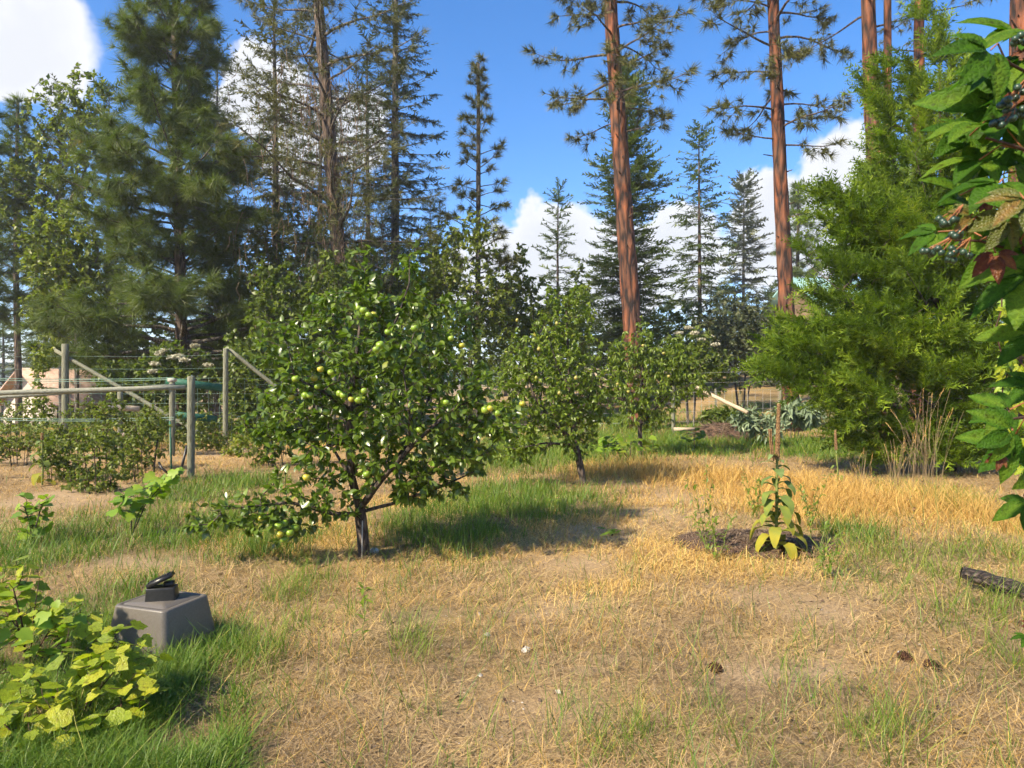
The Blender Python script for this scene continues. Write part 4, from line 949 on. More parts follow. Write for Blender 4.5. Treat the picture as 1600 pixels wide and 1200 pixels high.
    b = base_at(570, d=31); broad('tall_thicket', 'tall dark thicket around the foot of the sparse fir', b, px_el(b, 31, [(560, 480, 70, 90, 1.6, 0), (640, 500, 60, 80, 1.6, 0), (480, 450, 50, 90, 1.4, 0)]), 560, 9, .16, k['shrub_leaf'], .1, 5, step=.35, stems=4, mean=.4)
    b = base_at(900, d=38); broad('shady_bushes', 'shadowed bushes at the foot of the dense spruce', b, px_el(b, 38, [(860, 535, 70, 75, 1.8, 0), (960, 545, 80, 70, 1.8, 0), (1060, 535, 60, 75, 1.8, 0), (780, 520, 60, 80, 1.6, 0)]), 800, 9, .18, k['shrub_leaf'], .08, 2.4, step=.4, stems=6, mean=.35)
    b = base_at(1230, d=36); broad('far_bushes', 'hazy bushes left of the cabin', b, px_el(b, 36, [(1130, 520, 50, 70, 1.8, 0), (1180, 520, 50, 70, 1.8, 0), (1205, 555, 50, 45, 1.8, 0), (1300, 550, 50, 60, 1.6, 0)]), 560, 9, .18, k['fir_needle'], .08, 2.4, step=.4, stems=6, mean=.5)
    b = base_at(1080, d=24); t, P, par, tips = broad('elder_bush', 'elder bush with cream flower heads beside the peach tree', b, px_el(b, 24, [(1080, 555, 40, 46, .9, 0), (1060, 580, 50, 40, .9, 0), (1110, 580, 40, 40, .9, 0)]), 330, 9, .13, k['shrub_leaf'], .05, 1.8, step=.22, stems=4, cat='bush', nm=('stems', 'foliage'), mean=.6)
    flower_heads(t, b, P, [(1075, 512, 24), (1085, 520, 23.5), (1095, 530, 23.5), (1108, 525, 24), (1118, 538, 23.5), (1060, 520, 24)], .16)
    b = base_at(1160, d=27); broad('olive_thicket', 'olive brown thicket behind the right wire fence', b, px_el(b, 27, [(1150, 560, 60, 48, 1.2, 0), (1120, 520, 40, 40, 1, .4), (1200, 560, 40, 50, 1, 0), (1180, 520, 30, 40, .8, 0)]), 420, 8, .12, k['fir_needle'], .05, 2.2, step=.25, stems=5, cat='bush', nm=('stems', 'foliage'))
    b = base_at(1415, d=50); broad('grey_leaved_tree', 'grey green drooping tree seen between the right red trunks', b, px_el(b, 50, [(1415, 240, 50, 120, 2, 0), (1390, 330, 50, 80, 2, 0), (1440, 380, 60, 80, 2, 0)]), 420, 9, .30, k['silver_leaf'], .2, 12, step=.6, r_tip=.014, mean=.3)
    b = base_at(215, d=20); t, P, par, tips = broad('flowering_elder', 'elder with cream flower heads between the two tall left posts', b, px_el(b, 20, [(230, 610, 60, 50, .8, 0), (290, 600, 60, 60, .8, 0), (180, 590, 36, 34, .6, 0), (265, 560, 40, 30, .6, 0)]), 380, 9, .12, k['shrub_leaf'], .05, 1.9, step=.22, stems=4, cat='bush', nm=('stems', 'foliage'), mean=.45)
    flower_heads(t, b, P, [(250, 552, 19.6), (258, 548, 19.6), (268, 558, 19.5), (280, 556, 19.5), (242, 568, 19.5), (238, 580, 19.5), (304, 540, 19.6), (288, 562, 19.4), (325, 570, 19.4)], .15)
    b = base_at(395, d=19.5); broad('leafy_bush', 'leafy bush climbing the tall post right of the green boards', b, px_el(b, 19.5, [(395, 600, 50, 60, .8, 0), (375, 560, 24, 30, .5, 0), (420, 650, 50, 40, .8, 0), (375, 650, 30, 40, .6, 0)]), 360, 9, .11, k['shrub_leaf'], .04, 1.7, step=.2, stems=4, cat='bush', nm=('stems', 'foliage'), mean=.6)
    b = base_at(430, d=13.5); broad('yellowing_bush', 'yellow green raspberry bush left of the apple tree', b, px_el(b, 13.5, [(435, 680, 40, 42, .5, 0), (400, 700, 34, 34, .5, 0), (450, 640, 24, 30, .4, 0)]), 230, 8, .085, k['maple_leaf'], .02, .9, step=.14, stems=5, cat='bush', nm=('stems', 'foliage'), mean=.35, r_tip=.003)
    # distant belt of conifers, far enough to read as the edge of a wood
    protos = []
    for s_, (H, Lm) in enumerate(((17, 3.3), (14, 2.6), (19, 3.0))):
        q, _ = spruce('belt_conifer', 'x', (0, 0, 0), H, .22, .6, Lm, k['bark_brown'], k['spruce_needle'], gap=.72, per=7, droop=.4, twig=1.6, step=.36, ns=5, seed=20 + s_, ttint=.4, sw=.07, group='far belt of conifers behind the trees')
        protos.append(q)
    spots = [(-120, 70, 0, 'beyond the left picture edge'), (5, 82, 1, 'at the far left edge'), (70, 95, 2, 'behind the poplar'), (180, 76, 0, 'left of the full pine trunk'), (330, 88, 1, 'right of the full pine trunk'), (415, 72, 2, 'left of the dark trunk'),
             (500, 90, 0, 'at the foot of the dark trunk'), (575, 80, 1, 'between dark trunk and sparse fir'), (665, 96, 2, 'right of the sparse fir'), (790, 84, 1, 'right of the birch'), (838, 100, 1, 'left of the pointed spruce'), (920, 74, 1, 'at the left flank of the dense spruce'), (1045, 86, 1, 'at the right flank of the dense spruce'),
             (1125, 104, 0, 'left of the pale conifer'), (1205, 90, 1, 'beside the bushy far pine'), (1290, 96, 0, 'right of the straight red trunk'), (1340, 80, 1, 'behind the juniper tip'), (1480, 84, 2, 'behind the juniper top'), (1560, 76, 0, 'behind the vine'), (1700, 70, 1, 'beyond the right picture edge')]
    used = set()
    for px, d, w, txt in spots:
        src = protos[w]
        if w not in used: o = src; used.add(w)
        else:
            o = src.copy(); COL.objects.link(o)
            for ch in src.children:
                c = ch.copy(); COL.objects.link(c); c.parent = o
        o.location = [float(v) for v in base_at(px, d=d)]; o.rotation_euler = (0, 0, random.uniform(0, 6.28)); s_ = random.uniform(.8, 1.05) if px < 700 else random.uniform(.68, .9); o.scale = (s_ * 1.3, s_ * 1.3, s_)
        tag(o, 'dark distant conifer ' + txt, 'tree', 'far belt of conifers behind the trees')

def flower_heads(t, base, P, lst, rad):
    for (px, py, d) in lst:
        c = W(px, py, d) - base; g = Geo(); n = 110
        q = rand_dirs(n) * (rng.random(n) ** .4)[:, None] * np.array([rad, rad, rad * .4]); tv = np.array([(-.5, -.5, 0), (.5, -.5, 0), (.5, .5, .1), (-.5, .5, .1)]) 
        g.batch(tv, np.array([(0, 1, 2), (0, 2, 3)]), frames(rand_dirs(n), rand_dirs(n)) * .045, q + c, rng.random(n)); part('flower_head', g, M['flower_white'], t, kind=None)
        i = int(np.argmin(((P - c) ** 2).sum(1))); 
build_trees()

# ------------------------------------------------------------------ juniper
def build_juniper():
    d = 12.6; base = base_at(1490, d=d); t = thing('juniper_tree', 'big feathery yellow green juniper filling the right side', 'tree', base)
    limbs = [[(1490, 760, d), (1485, 600, d), (1478, 420, d), (1470, 250, d), (1468, 110, d), (1470, 40, d)],
             [(1488, 700, d), (1420, 640, d - .5), (1330, 610, d - .8), (1240, 600, d - .8)], [(1486, 640, d), (1400, 540, d - .4), (1320, 460, d - .5), (1260, 410, d - .5)],
             [(1480, 500, d), (1420, 400, d - .3), (1370, 340, d - .3), (1320, 310, d - .2)], [(1476, 400, d), (1420, 300, d), (1380, 220, d)], [(1488, 660, d), (1440, 620, d - 1), (1390, 600, d - 1.4)],
             [(1486, 600, d), (1540, 500, d + .3), (1600, 440, d + .4)], [(1484, 560, d), (1450, 480, d - .9), (1420, 430, d - 1.3)], [(1478, 420, d), (1450, 320, d - .6), (1430, 240, d - .8)],
             [(1486, 620, d), (1500, 520, d + 1), (1520, 420, d + 1.4)], [(1472, 270, d), (1500, 180, d), (1510, 120, d)]]
    els = px_el(base, d, [(1390, 590, 150, 70, 1.3, -.3), (1285, 600, 78, 62, .8, -.5), (1420, 460, 130, 100, 1.2, 0), (1310, 450, 62, 46, .5, -.4), (1262, 420, 34, 26, .3, -.4), (1445, 320, 82, 90, .9, 0),
                          (1365, 345, 52, 36, .4, -.2), (1470, 190, 56, 90, .6, 0), (1400, 215, 34, 46, .35, 0), (1530, 470, 70, 120, 1.0, .3), (1360, 672, 70, 36, .6, -.6), (1445, 560, 110, 70, .9, -.6), (1322, 320, 24, 24, .2, -.2),
                          (1465, 70, 40, 70, .4, 0), (1400, 335, 70, 56, .7, -.1), (1350, 395, 60, 46, .6, -.2), (1460, 400, 80, 60, .8, -.3), (1450, 690, 70, 40, .6, -.5), (1520, 690, 70, 50, .7, -.3), (1400, 690, 60, 30, .5, -.6), (1540, 600, 70, 70, .8, -.2), (1420, 150, 40, 50, .4, 0), (1520, 150, 50, 70, .5, .2), (1220, 590, 24, 34, .3, -.5), (1345, 250, 20, 22, .2, -.1), (1250, 560, 40, 40, .5, -.5), (1310, 520, 80, 50, .8, -.3), (1500, 300, 50, 80, .6, 0)])
    C_ = ellip(225, els); A = []
    for c in C_:
        o_ = norm(np.array([c[0] - .25, c[1] * .8, .75])); m_ = 17; u_ = rng.random((m_, 1)) - .5; A.append(c + o_ * u_ * 1.25 + rng.normal(size=(m_, 3)) * (.12 - .10 * u_) * np.array([1, 1, .6]))
    A = np.concatenate(A); A[:, 2] = np.maximum(A[:, 2], .25)
    P, par, tips = grow([px_line(base, l) for l in limbs], A, .16, .2); g, r = wood(P, par, .0045, .16, .47); part('trunk', g, M['bark_brown'], t, True)
    L, D, S = twig_leaves(P, par, tips, 5, .39, .55, -.25, .1)
    out = norm(np.stack([L[:, 0] + .3, L[:, 1] * .8, np.full(len(L), .5)], 1)); D = norm(D * .8 + out * .75)
    g = Geo(); w = rng.integers(0, 4, len(L)); tint = np.clip(rng.normal(.40, .14, len(L)) + .7 * (fbm(L[:, 0] * 1.6, L[:, 2] * 1.6 + L[:, 1], 5, 2) - .5), 0, 1)
    for k in range(4):
        s = w == k; tv, tf, tt = spray(7, .046, .36, -.06, seed=40 + k, lift=.11); tv = tv.copy(); tv[:, 0] *= .8
        g.batch(tv, tf, frames(D[s], np.tile([0, 0, 1.], (s.sum(), 1)), rng.random(s.sum()) * 6.28) * S[s][:, None, None], L[s], tint[s], tt * 1.5)
    part('foliage', g, M['juniper'], t, kind='stuff')
    # dry brown inner twigs
    g = Geo(); n = 1500; q = ellip(n, px_el(base, d, [(1480, 540, 90, 120, .8, .2), (1500, 640, 80, 70, .9, 0), (1460, 400, 50, 80, .5, .2)])); e = q + rand_dirs(n) * .22
    g.segs(q, e, .006, .003, 3, rng.random(n)); part('dry_twigs', g, M['dead_twig'], t, kind='stuff')
build_juniper()
from mathutils import Matrix
def place(o, Fm, s, loc):
    mm = Matrix(np.asarray(Fm).tolist()).to_4x4() @ Matrix.Scale(float(s), 4); mm.translation = Vector([float(v) for v in loc]); o.matrix_local = mm; return o

# ------------------------------------------------------------------ grey plastic box with a black pedal block on top
def rbox(g, sx0, sy0, sx1, sy1, z0, z1, rad, seg=5, edge=.012):
    def ring(sx, sy, r, z):
        o = []
        for cx, cy, a0 in ((1, 1, 0), (-1, 1, 90), (-1, -1, 180), (1, -1, 270)):
            for k in range(seg + 1):
                a = R(a0 + 90 * k / seg); o.append((cx * (sx / 2 - r) + r * math.cos(a), cy * (sy / 2 - r) + r * math.sin(a), z))
        return np.array(o)
    rows = []
    for k in range(7):
        f = k / 6; rows.append(ring(sx0 + (sx1 - sx0) * f, sy0 + (sy1 - sy0) * f, rad, z0 + (z1 - edge - z0) * f))
    for a in (30, 60, 90): rows.append(ring(sx1 - 2 * edge * (1 - math.cos(R(a))), sy1 - 2 * edge * (1 - math.cos(R(a))), rad, z1 - edge + edge * math.sin(R(a))))
    rows.append(ring(sx1 - .055, sy1 - .055, rad * .7, z1)); rows.append(ring(sx1 - .059, sy1 - .059, rad * .7, z1 - .004)); rows.append(ring(sx1 - .068, sy1 - .068, rad * .7, z1 - .004)); rows.append(ring(sx1 - .072, sy1 - .072, rad * .7, z1 - .0005))
    n = len(rows[0]); V = np.concatenate(rows); F = []
    for j in range(len(rows) - 1):
        i = np.arange(n); F.append(np.stack([j * n + i, j * n + (i + 1) % n, (j + 1) * n + (i + 1) % n, (j + 1) * n + i], 1))
    V = np.concatenate([V, [(0, 0, rows[-1][0, 2])]]); c = len(V) - 1; i = np.arange(n); l = (len(rows) - 1) * n
    F.append(np.stack([l + i, l + (i + 1) % n, np.full(n, c)], 1)); g.add(V, F)

def build_box():
    c = np.array([-2.118, 4.19]); base = np.array([c[0], c[1], float(hgt(*c))]); t = thing('utility_cover', 'grey tapered plastic cover standing in the grass', 'cover', base); t.rotation_euler = (0, 0, math.atan2(4.0 - 4.11, -2.035 + 2.365))
    g = Geo(); rbox(g, .49, .45, .39, .355, -.03, .30, .036); o = part('shell', g, M['plastic_grey'], t, True)
    g = Geo(); g.box((-.232, -.10, .015), (.012, .05, .05)); part('vent', g, M['plastic_black'], t)
    KEEP_OUT.append((c[0], c[1], .23))
    b2 = base + np.array([.0, .0, .30]); p = thing('pedal_block', 'black ridged wedge pedal on top of the grey cover', 'pedal', b2 + np.array([-.008, .015, 0])); p.rotation_euler = (0, 0, R(12)); p.scale = (.88, .88, .88)
    g = Geo(); rbox(g, .195, .12, .182, .108, -.002, .085, .010, 3, .006); part('housing', g, M['plastic_black'], p, True)
    a = R(25); ca, sa = math.cos(a), math.sin(a); Mx = np.array([[ca, 0, -sa], [0, 1, 0], [sa, 0, ca]])
    g = Geo(); g.box(np.array([-.085, 0, .096]) + Mx @ np.array([.082, 0, 0]), (.168, .10, .028), Mx); q = part('treadle', g, M['plastic_black'], p)
    g = Geo()
    for k in range(9): g.box(np.array([-.085, 0, .096]) + Mx @ np.array([.012 + k * .0165, 0, .0165]), (.007, .084, .006), Mx)
    part('ridges', g, M['plastic_black'], q)
    g = Geo(); g.box((.045, 0, .10), (.06, .05, .035)); part('spring_block', g, M['plastic_black'], p)
build_box()

# ------------------------------------------------------------------ Virginia creeper
def creeper_template(seed, simple=False):
    r = np.random.default_rng(seed); g = Geo(); rows = 5 if simple else 10
    for ang, ln in ((0, 1.0), (40, .92), (-40, .92), (82, .66), (-82, .66)):
        a = R(ang + r.normal() * 6); ln = ln * (1 + .08 * r.normal()); y = np.linspace(0, 1, rows + 1); V = []
        wv = .225 * np.sin(np.pi * np.clip(y, 0, 1) ** .85) ** .8 + .004; wv[-1] = .004
        if not simple: wv[1:-1] *= 1 + .16 * (np.arange(1, rows) % 2 - .5) * .6
        curl = .22 + .15 * r.random(); tw = .3 * r.normal()
        for k in range(rows + 1):
            z = -curl * y[k] ** 2
            for s in (-1, 0, 1): V.append((s * wv[k], .12 + y[k] - (.03 if s and not simple and k % 2 else 0), z + .10 * abs(s) * wv[k] / .27 + tw * s * wv[k] * y[k]))
        V = np.array(V) * ln; F = []
        for k in range(rows):
            for s in range(2): i = k * 3 + s; F.append((i, i + 1, i + 4, i + 3))
        Rm = np.array([[math.cos(a), math.sin(a), 0], [-math.sin(a), math.cos(a), 0], [0, 0, 1]])
        g.add(V @ Rm.T, [np.array(F)], np.clip(.40 + .15 * r.normal() + np.tile([0, .35, .08], rows + 1), 0, 1))
    return g

def build_creeper():
    base = np.array([1.55, 1.35, float(hgt(1.55, 1.35))]); t = thing('virginia_creeper', 'near hanging creeper with large five fingered leaves at the right edge', 'vine', base)
    mats = ['creeper_leaf', 'creeper_olive', 'creeper_red']; me = {m: [creeper_template(60 + k + 7 * i).mesh('leaf', M[m], True) for k in range(4)] for i, m in enumerate(mats)}
    hand = [(1548, 78, 218, 105, 0), (1598, 92, 200, 120, 0), (1592, 135, 214, 130, 0), (1560, 165, 212, 120, 0), (1515, 212, 200, 85, 0), (1545, 195, 196, 90, 0), (1562, 285, 203, 105, 0), (1466, 362, 205, 64, 0), (1600, 250, 190, 105, 0),
            (1590, 375, 225, 95, 0), (1612, 425, 212, 120, 0), (1575, 340, 240, 85, 1), (1556, 395, 255, 72, 2), (1548, 312, 240, 36, 2), (1578, 640, 192, 64, 0), (1582, 672, 196, 72, 0), (1580, 690, 214, 76, 0), (1562, 712, 236, 38, 2), (1606, 730, 262, 70, 0),
            (1606, 782, 252, 60, 0), (1540, 180, 250, 60, 2), (1600, 200, 230, 90, 1), (1570, 230, 215, 80, 0), (1530, 250, 205, 90, 0), (1500, 305, 195, 70, 0), (1600, 310, 210, 100, 1), (1585, 420, 240, 70, 2), (1612, 520, 220, 80, 0), (1618, 600, 205, 70, 0),
            (1592, 60, 160, 90, 0), (1610, 150, 180, 90, 0), (1604, 995, 200, 28, 0), (1610, 975, 190, 24, 2), (1560, 110, 235, 80, 0), (1520, 335, 215, 60, 1), (1615, 330, 200, 90, 0)]
    for k in range(26):
        hand.append((rng.uniform(1600, 1740), rng.uniform(-60, 430), rng.uniform(180, 260), rng.uniform(60, 105), int(rng.choice([0, 0, 0, 0, 1, 2]))))
    stems = [[(1760, 1400, 1.6), (1740, 800, 1.6), (1720, 300, 1.5), (1660, 40, 1.4), (1560, -20, 1.35)], [(1720, 300, 1.5), (1620, 240, 1.4), (1540, 215, 1.35)], [(1735, 600, 1.55), (1640, 640, 1.45), (1575, 660, 1.4)],
             [(1720, 330, 1.5), (1640, 345, 1.42), (1560, 380, 1.4), (1490, 375, 1.38)], [(1700, 200, 1.45), (1620, 120, 1.4), (1560, 80, 1.35)], [(1735, 560, 1.55), (1660, 440, 1.5), (1600, 400, 1.4), (1575, 300, 1.35)], [(1738, 760, 1.6), (1660, 740, 1.5), (1605, 760, 1.42)], [(1745, 1000, 1.6), (1660, 985, 1.5), (1605, 985, 1.45)]]
    g = Geo(); SP = []
    for k, s in enumerate(stems):
        q = resample(np.array([W(*p) for p in s]) - base, .05); q = q + rng.normal(size=q.shape) * .006; g.tube(q, np.linspace(.010 if k == 0 else .005, .0025, len(q)), 6); SP.append(q)
    SP = np.concatenate(SP); part('stems', g, M['vine_stem'], t, True)
    pet = Geo()
    for (px, py, ang, ln, mi) in hand:
        d = 1.25 + .35 * rng.random(); p = W(px, py, d) - base; a = R(ang)
        D = np.array([math.cos(a), -.25 + .25 * rng.normal(), math.sin(a)]); up = norm(np.array([.1 * rng.normal(), -.75, .65]) + .30 * rng.normal(size=3))
        Fm = frames(D[None], up[None])[0]; o = obj('leaf', me[mats[mi]][rng.integers(0, 4)], t); place(o, Fm, ln * (.84 if mi == 0 else .6) * d / F_PX, p)
        if mi: o['label'] = 'reddening leaf' if mi == 2 else 'olive tinged leaf'
        i = int(np.argmin(((SP - p) ** 2).sum(1) + .5 * (SP[:, 0] < p[0]))); mid = (p + SP[i]) / 2 + np.array([0, 0, .02]); pet.tube([SP[i], mid, p], .0018, 4)
    part('petioles', pet, M['berry_stem'], t, True, kind='stuff')
    for (px, py, n) in ((1565, 165, 5), (1590, 180, 12), (1562, 190, 9), (1480, 345, 8), (1502, 362, 8), (1468, 392, 8), (1492, 396, 9), (1595, 60, 6), (1585, 140, 4)):
        c = W(px, py, 1.3) - base; gb = Geo(); gs = Geo(); hub = c + np.array([.03, 0, .03])
        for k in range(n):
            p = c + rng.normal(size=3) * np.array([.012, .010, .008]); gb.ball(p, .0062 + .001 * rng.random(), 8, 6); gs.segs([hub], [p], .0012, .001, 3)
        o = part('berry_cluster', gb, M['berry'], t, True); part('berry_stalks', gs, M['berry_stem'], o)
    # second, sunlit yellowing creeper further off
    base = np.array([3.95, 5.0, float(hgt(3.95, 5))]); t = thing('yellowing_creeper', 'sunlit yellowing creeper hanging below the near leaves at right edge', 'vine', base)
    me = [creeper_template(90 + k, True).mesh('leaf', M['yellow_leaf'] if k % 3 else M['grape_leaf'], True) for k in range(6)]
    g = Geo(); sp = []
    for k in range(6):
        x = -.42 + .12 * k; q = np.array([(x * .3 + .1, .1, -.05), (x * .5, .05, .9), (x, 0, 1.8), (x * 1.05, -.05, 2.3)]); q = resample(q, .1) + rng.normal(size=(len(resample(q, .1)), 3)) * .02; g.tube(q, .005, 5); sp.append(q)
    part('stems', g, M['vine_stem'], t, True); sp = np.concatenate(sp)
    for k in range(250):
        px = 1568 + 90 * rng.random() - 8 * rng.random(); py = 460 + 400 * rng.random() ** 1.2; px += 25 * max(0, (py - 640) / 70)
        p = W(px, py, 4.85 + .35 * rng.random()) - base; a = R(rng.uniform(225, 300)); D = np.array([math.cos(a), -.3, math.sin(a)]); Fm = frames(D[None], norm(np.array([[-.2, -.8, .6]]) + .4 * rng.normal(size=(1, 3))))[0]
        place(obj('leaf', me[rng.integers(0, 6)], t), Fm, .055 + .035 * rng.random(), p)
build_creeper()

# ------------------------------------------------------------------ leafy low plants with single leaves
def leafy_plant(name, label, cat, base, els, n, size, mats, tmpl, stem_mat, group=None, up=.6, r_tip=.0016, r_root=.008, step=.05, stems=3, tilt=.35, H=.3):
    t = thing(name, label, cat, base, group); limbs = [[(0, 0, -.03), (0, 0, .04)]]
    els = np.array(els)
    for k in range(stems):
        c = els[k % len(els)]; limbs.append([(0, 0, .0), (c[0] * .35, c[1] * .35, c[2] * .55), (c[0] * .8, c[1] * .8, c[2] * .9)])
    A = ellip(n, els); A[:, 2] = np.maximum(A[:, 2], .05); P, par, tips = grow(limbs, A, step, .3, .1); g, r = wood(P, par, r_tip, r_root, .42); part('stems', g, stem_mat, t)
    tv, tf = tmpl; me = []
    for m in mats:
        for k in range(3):
            q = Geo(); sc = .15 + .28 * k; vv = tv.copy(); vv[:, 2] *= .6 + .7 * k; q.add(vv, [tf], np.clip(sc + .12 * rng.normal(size=len(tv)) * .6, 0, 1)); me.append(q.mesh('leaf', m, True))
    for idx in tips:
        p = P[idx[-1]]; a = rng.random() * 6.28; D = np.array([math.cos(a), math.sin(a) - .25, -.15 + .25 * rng.normal()]); Fm = frames(D[None], norm(np.array([[0, -.25, 1.]]) + tilt * rng.normal(size=(1, 3))))[0]
        place(obj('leaf', me[rng.integers(0, len(me))], t), Fm, size * (.65 + .6 * rng.random()), p)
    return t

def build_low_plants():
    cur = lobed(CURRANT); gr = lobed(GRAPE, .10, .2)
    def els(base, d, lst): return px_el(base, d, lst)
    b = base_at(120, d=3.15); leafy_plant('currant_bush', 'bright yellow green currant bush at the bottom left in front of the cover', 'bush', b, els(b, 3.25, [(75, 1050, 70, 45, .25, 0), (190, 1040, 60, 36, .22, .1), (130, 1095, 110, 40, .25, -.1), (225, 1080, 50, 45, .2, 0), (170, 1015, 40, 26, .15, .2), (60, 1120, 60, 40, .2, -.2), (200, 1125, 60, 30, .2, -.2)]), 250, .078, [M['yellow_leaf']], cur, M['vine_stem'], stems=5)
    b = base_at(45, d=3.75); leafy_plant('currant_bush', 'taller currant bush with some orange leaves cut by the left edge', 'bush', b, els(b, 3.75, [(20, 960, 40, 60, .2, 0), (70, 985, 55, 45, .25, 0), (105, 1000, 45, 40, .2, 0), (100, 960, 26, 24, .14, 0), (15, 905, 22, 34, .12, 0), (66, 885, 9, 30, .06, 0), (-40, 960, 50, 80, .3, 0)]), 190, .074, [M['yellow_leaf'], M['yellow_leaf'], M['grape_leaf']], cur, M['vine_stem'], stems=6)
    b = base_at(205, py=838); leafy_plant('young_grapevine', 'young grapevine with a dark forked stem on the left grass', 'vine', b, els(b, b[1], [(205, 785, 26, 24, .18, 0), (232, 768, 26, 16, .18, .1), (262, 745, 12, 14, .1, .1)]), 46, .12, [M['grape_leaf']], gr, M['bark_fruit'], stems=3, r_tip=.003, r_root=.014)
    b = base_at(52, py=852); leafy_plant('young_grapevine', 'young grapevine nearest the left edge of the grass', 'vine', b, els(b, b[1], [(50, 810, 24, 30, .16, 0), (35, 785, 10, 16, .1, 0), (66, 790, 10, 20, .1, 0)]), 40, .10, [M['grape_leaf']], gr, M['bark_fruit'], stems=3, r_tip=.003, r_root=.012)
    b = base_at(257, py=782); leafy_plant('young_grapevine', 'pale grapevine shoot in the grass before the bare front post', 'vine', b, els(b, b[1], [(258, 750, 16, 14, .15, 0)]), 12, .17, [M['grape_leaf']], gr, M['bark_fruit'], stems=2, r_tip=.003)
    b = base_at(705, py=745); leafy_plant('young_grapevine', 'bright grapevine glimpsed under the apple tree right side', 'vine', b, els(b, b[1], [(700, 710, 34, 18, .3, 0)]), 34, .15, [M['grape_leaf']], gr, M['bark_fruit'], stems=3, r_tip=.004, r_root=.014)
    b = base_at(985, py=722); leafy_plant('young_grapevine', 'grapevine sprawling in the grass right of the pear trunk', 'vine', b, els(b, b[1], [(985, 692, 50, 16, .4, 0), (955, 695, 30, 18, .3, 0)]), 60, .15, [M['grape_leaf'], M['pear_leaf']], gr, M['bark_fruit'], stems=4, r_tip=.004, r_root=.016)
    b = base_at(1085, py=705); leafy_plant('young_grapevine', 'small thin grapevine below the fallen pole', 'vine', b, els(b, b[1], [(1085, 680, 22, 14, .3, 0)]), 26, .14, [M['grape_leaf']], gr, M['bark_fruit'], stems=3, r_tip=.004, r_root=.014)
    b = base_at(865, py=790); leafy_plant('seedling', 'small leafy seedling in the shade right of the apple tree', 'plant', b, els(b, b[1], [(865, 782, 12, 6, .1, 0)]), 9, .10, [M['grape_leaf']], lobed([(0, 0), (.22, .3), (.2, .7), (0, 1), (-.2, .7), (-.22, .3)]), M['green_stem'], stems=2)
    b = base_at(958, py=838); leafy_plant('seedling', 'low sprawling seedling on the straw path', 'plant', b, els(b, b[1], [(958, 832, 18, 6, .12, 0)]), 12, .13, [M['grape_leaf']], lobed([(0, 0), (.14, .3), (.12, .7), (0, 1), (-.12, .7), (-.14, .3)]), M['green_stem'], stems=2)
    # berry bushes and weeds of the left garden
    for (px, d, lab, L) in ((155, 10.2, 'brown stemmed berry bush in front of the long rail', [(155, 720, 55, 38, .4, 0), (150, 680, 40, 30, .3, 0), (140, 760, 45, 30, .4, 0)]), (225, 11.2, 'berry bush left of the bare front post', [(225, 690, 36, 46, .4, 0), (200, 720, 40, 30, .4, 0), (240, 660, 24, 30, .3, 0)]),
                            (30, 13.5, 'low scrubby bush behind the wires at the left edge', [(30, 690, 50, 26, .5, 0), (-20, 700, 50, 30, .5, 0)]), (110, 14.5, 'straggly bush beside the leftmost post', [(115, 670, 40, 34, .4, 0), (75, 680, 30, 24, .4, 0)]), (255, 15.5, 'straggly bush behind the bare front post', [(255, 665, 40, 28, .4, 0), (300, 680, 30, 20, .4, 0)]), (180, 12.6, 'loose bush between two berry bushes behind the long rail', [(180, 680, 40, 40, .4, 0), (170, 640, 26, 30, .3, 0)]),
                            (90, 11.4, 'yellowish bush right of the pale garden mullein', [(95, 710, 36, 34, .4, 0), (120, 740, 30, 22, .3, 0)]), (330, 16.5, 'low bush right of the bare front post', [(335, 690, 34, 18, .4, 0), (320, 660, 20, 22, .3, 0)]), (20, 16.5, 'far scrub beside the pinkish roof at left', [(20, 650, 50, 26, .5, 0), (60, 640, 30, 30, .4, 0)]), (140, 17.2, 'far scrub under the diagonal brace', [(140, 645, 40, 26, .4, 0), (200, 655, 40, 24, .4, 0)])):
        b = base_at(px, d=d); broad('berry_bush', lab, b, px_el(b, d, L), 260, 7, .066, M['maple_leaf'] if 'ish bush' in lab or 'loose' in lab or 'low bush' in lab else M['aspen_leaf'], .012, .8, step=.10, stems=7, cat='bush', nm=('stems', 'foliage'), r_tip=.0025, bark=M['bark_brown'], mean=.42, group='berry bushes of the left garden')
    b = base_at(385, d=15.5); broad('yellow_weed', 'yellow flowering weed patch near the fallen brace end', b, px_el(b, 15.5, [(385, 690, 26, 14, .3, 0), (365, 705, 20, 12, .3, 0)]), 90, 7, .075, M['maple_leaf'], .01, .4, step=.1, stems=5, cat='weed', nm=('stems', 'foliage'), r_tip=.0025, mean=.7)
    b = base_at(68, d=15); broad('fern_weed', 'tall pale fern leaved weed left of the leftmost post', b, px_el(b, 15, [(66, 560, 16, 30, .3, 0), (60, 600, 10, 40, .2, 0), (70, 640, 14, 40, .2, 0)]), 130, 8, .085, M['maple_leaf'], .012, 1.6, step=.12, stems=1, cat='weed', nm=('stems', 'foliage'), r_tip=.0025, mean=.5)
    # silver leaved plants by the compost heap
    for (px, d, lab, L) in ((1190, 17.5, 'silvery broad leaved plant left of the mullein spike', [(1190, 665, 40, 18, .5, 0), (1165, 655, 24, 18, .4, 0)]), (1240, 19, 'silvery broad leaved plant behind the mullein spike', [(1245, 645, 36, 16, .5, 0)]), (1130, 20.5, 'dark leaved squash plant on the compost heap', [(1130, 652, 36, 12, .5, 0)])):
        b = base_at(px, d=d); broad('silver_plant', lab, b, px_el(b, d, L), 110, 6, .20, M['silver_leaf'] if 'silver' in lab else M['shrub_leaf'], .012, .6, tmpl=leaf6(.13, .08, -.3), step=.12, stems=5, cat='plant', nm=('stems', 'foliage'), r_tip=.003)
build_low_plants()

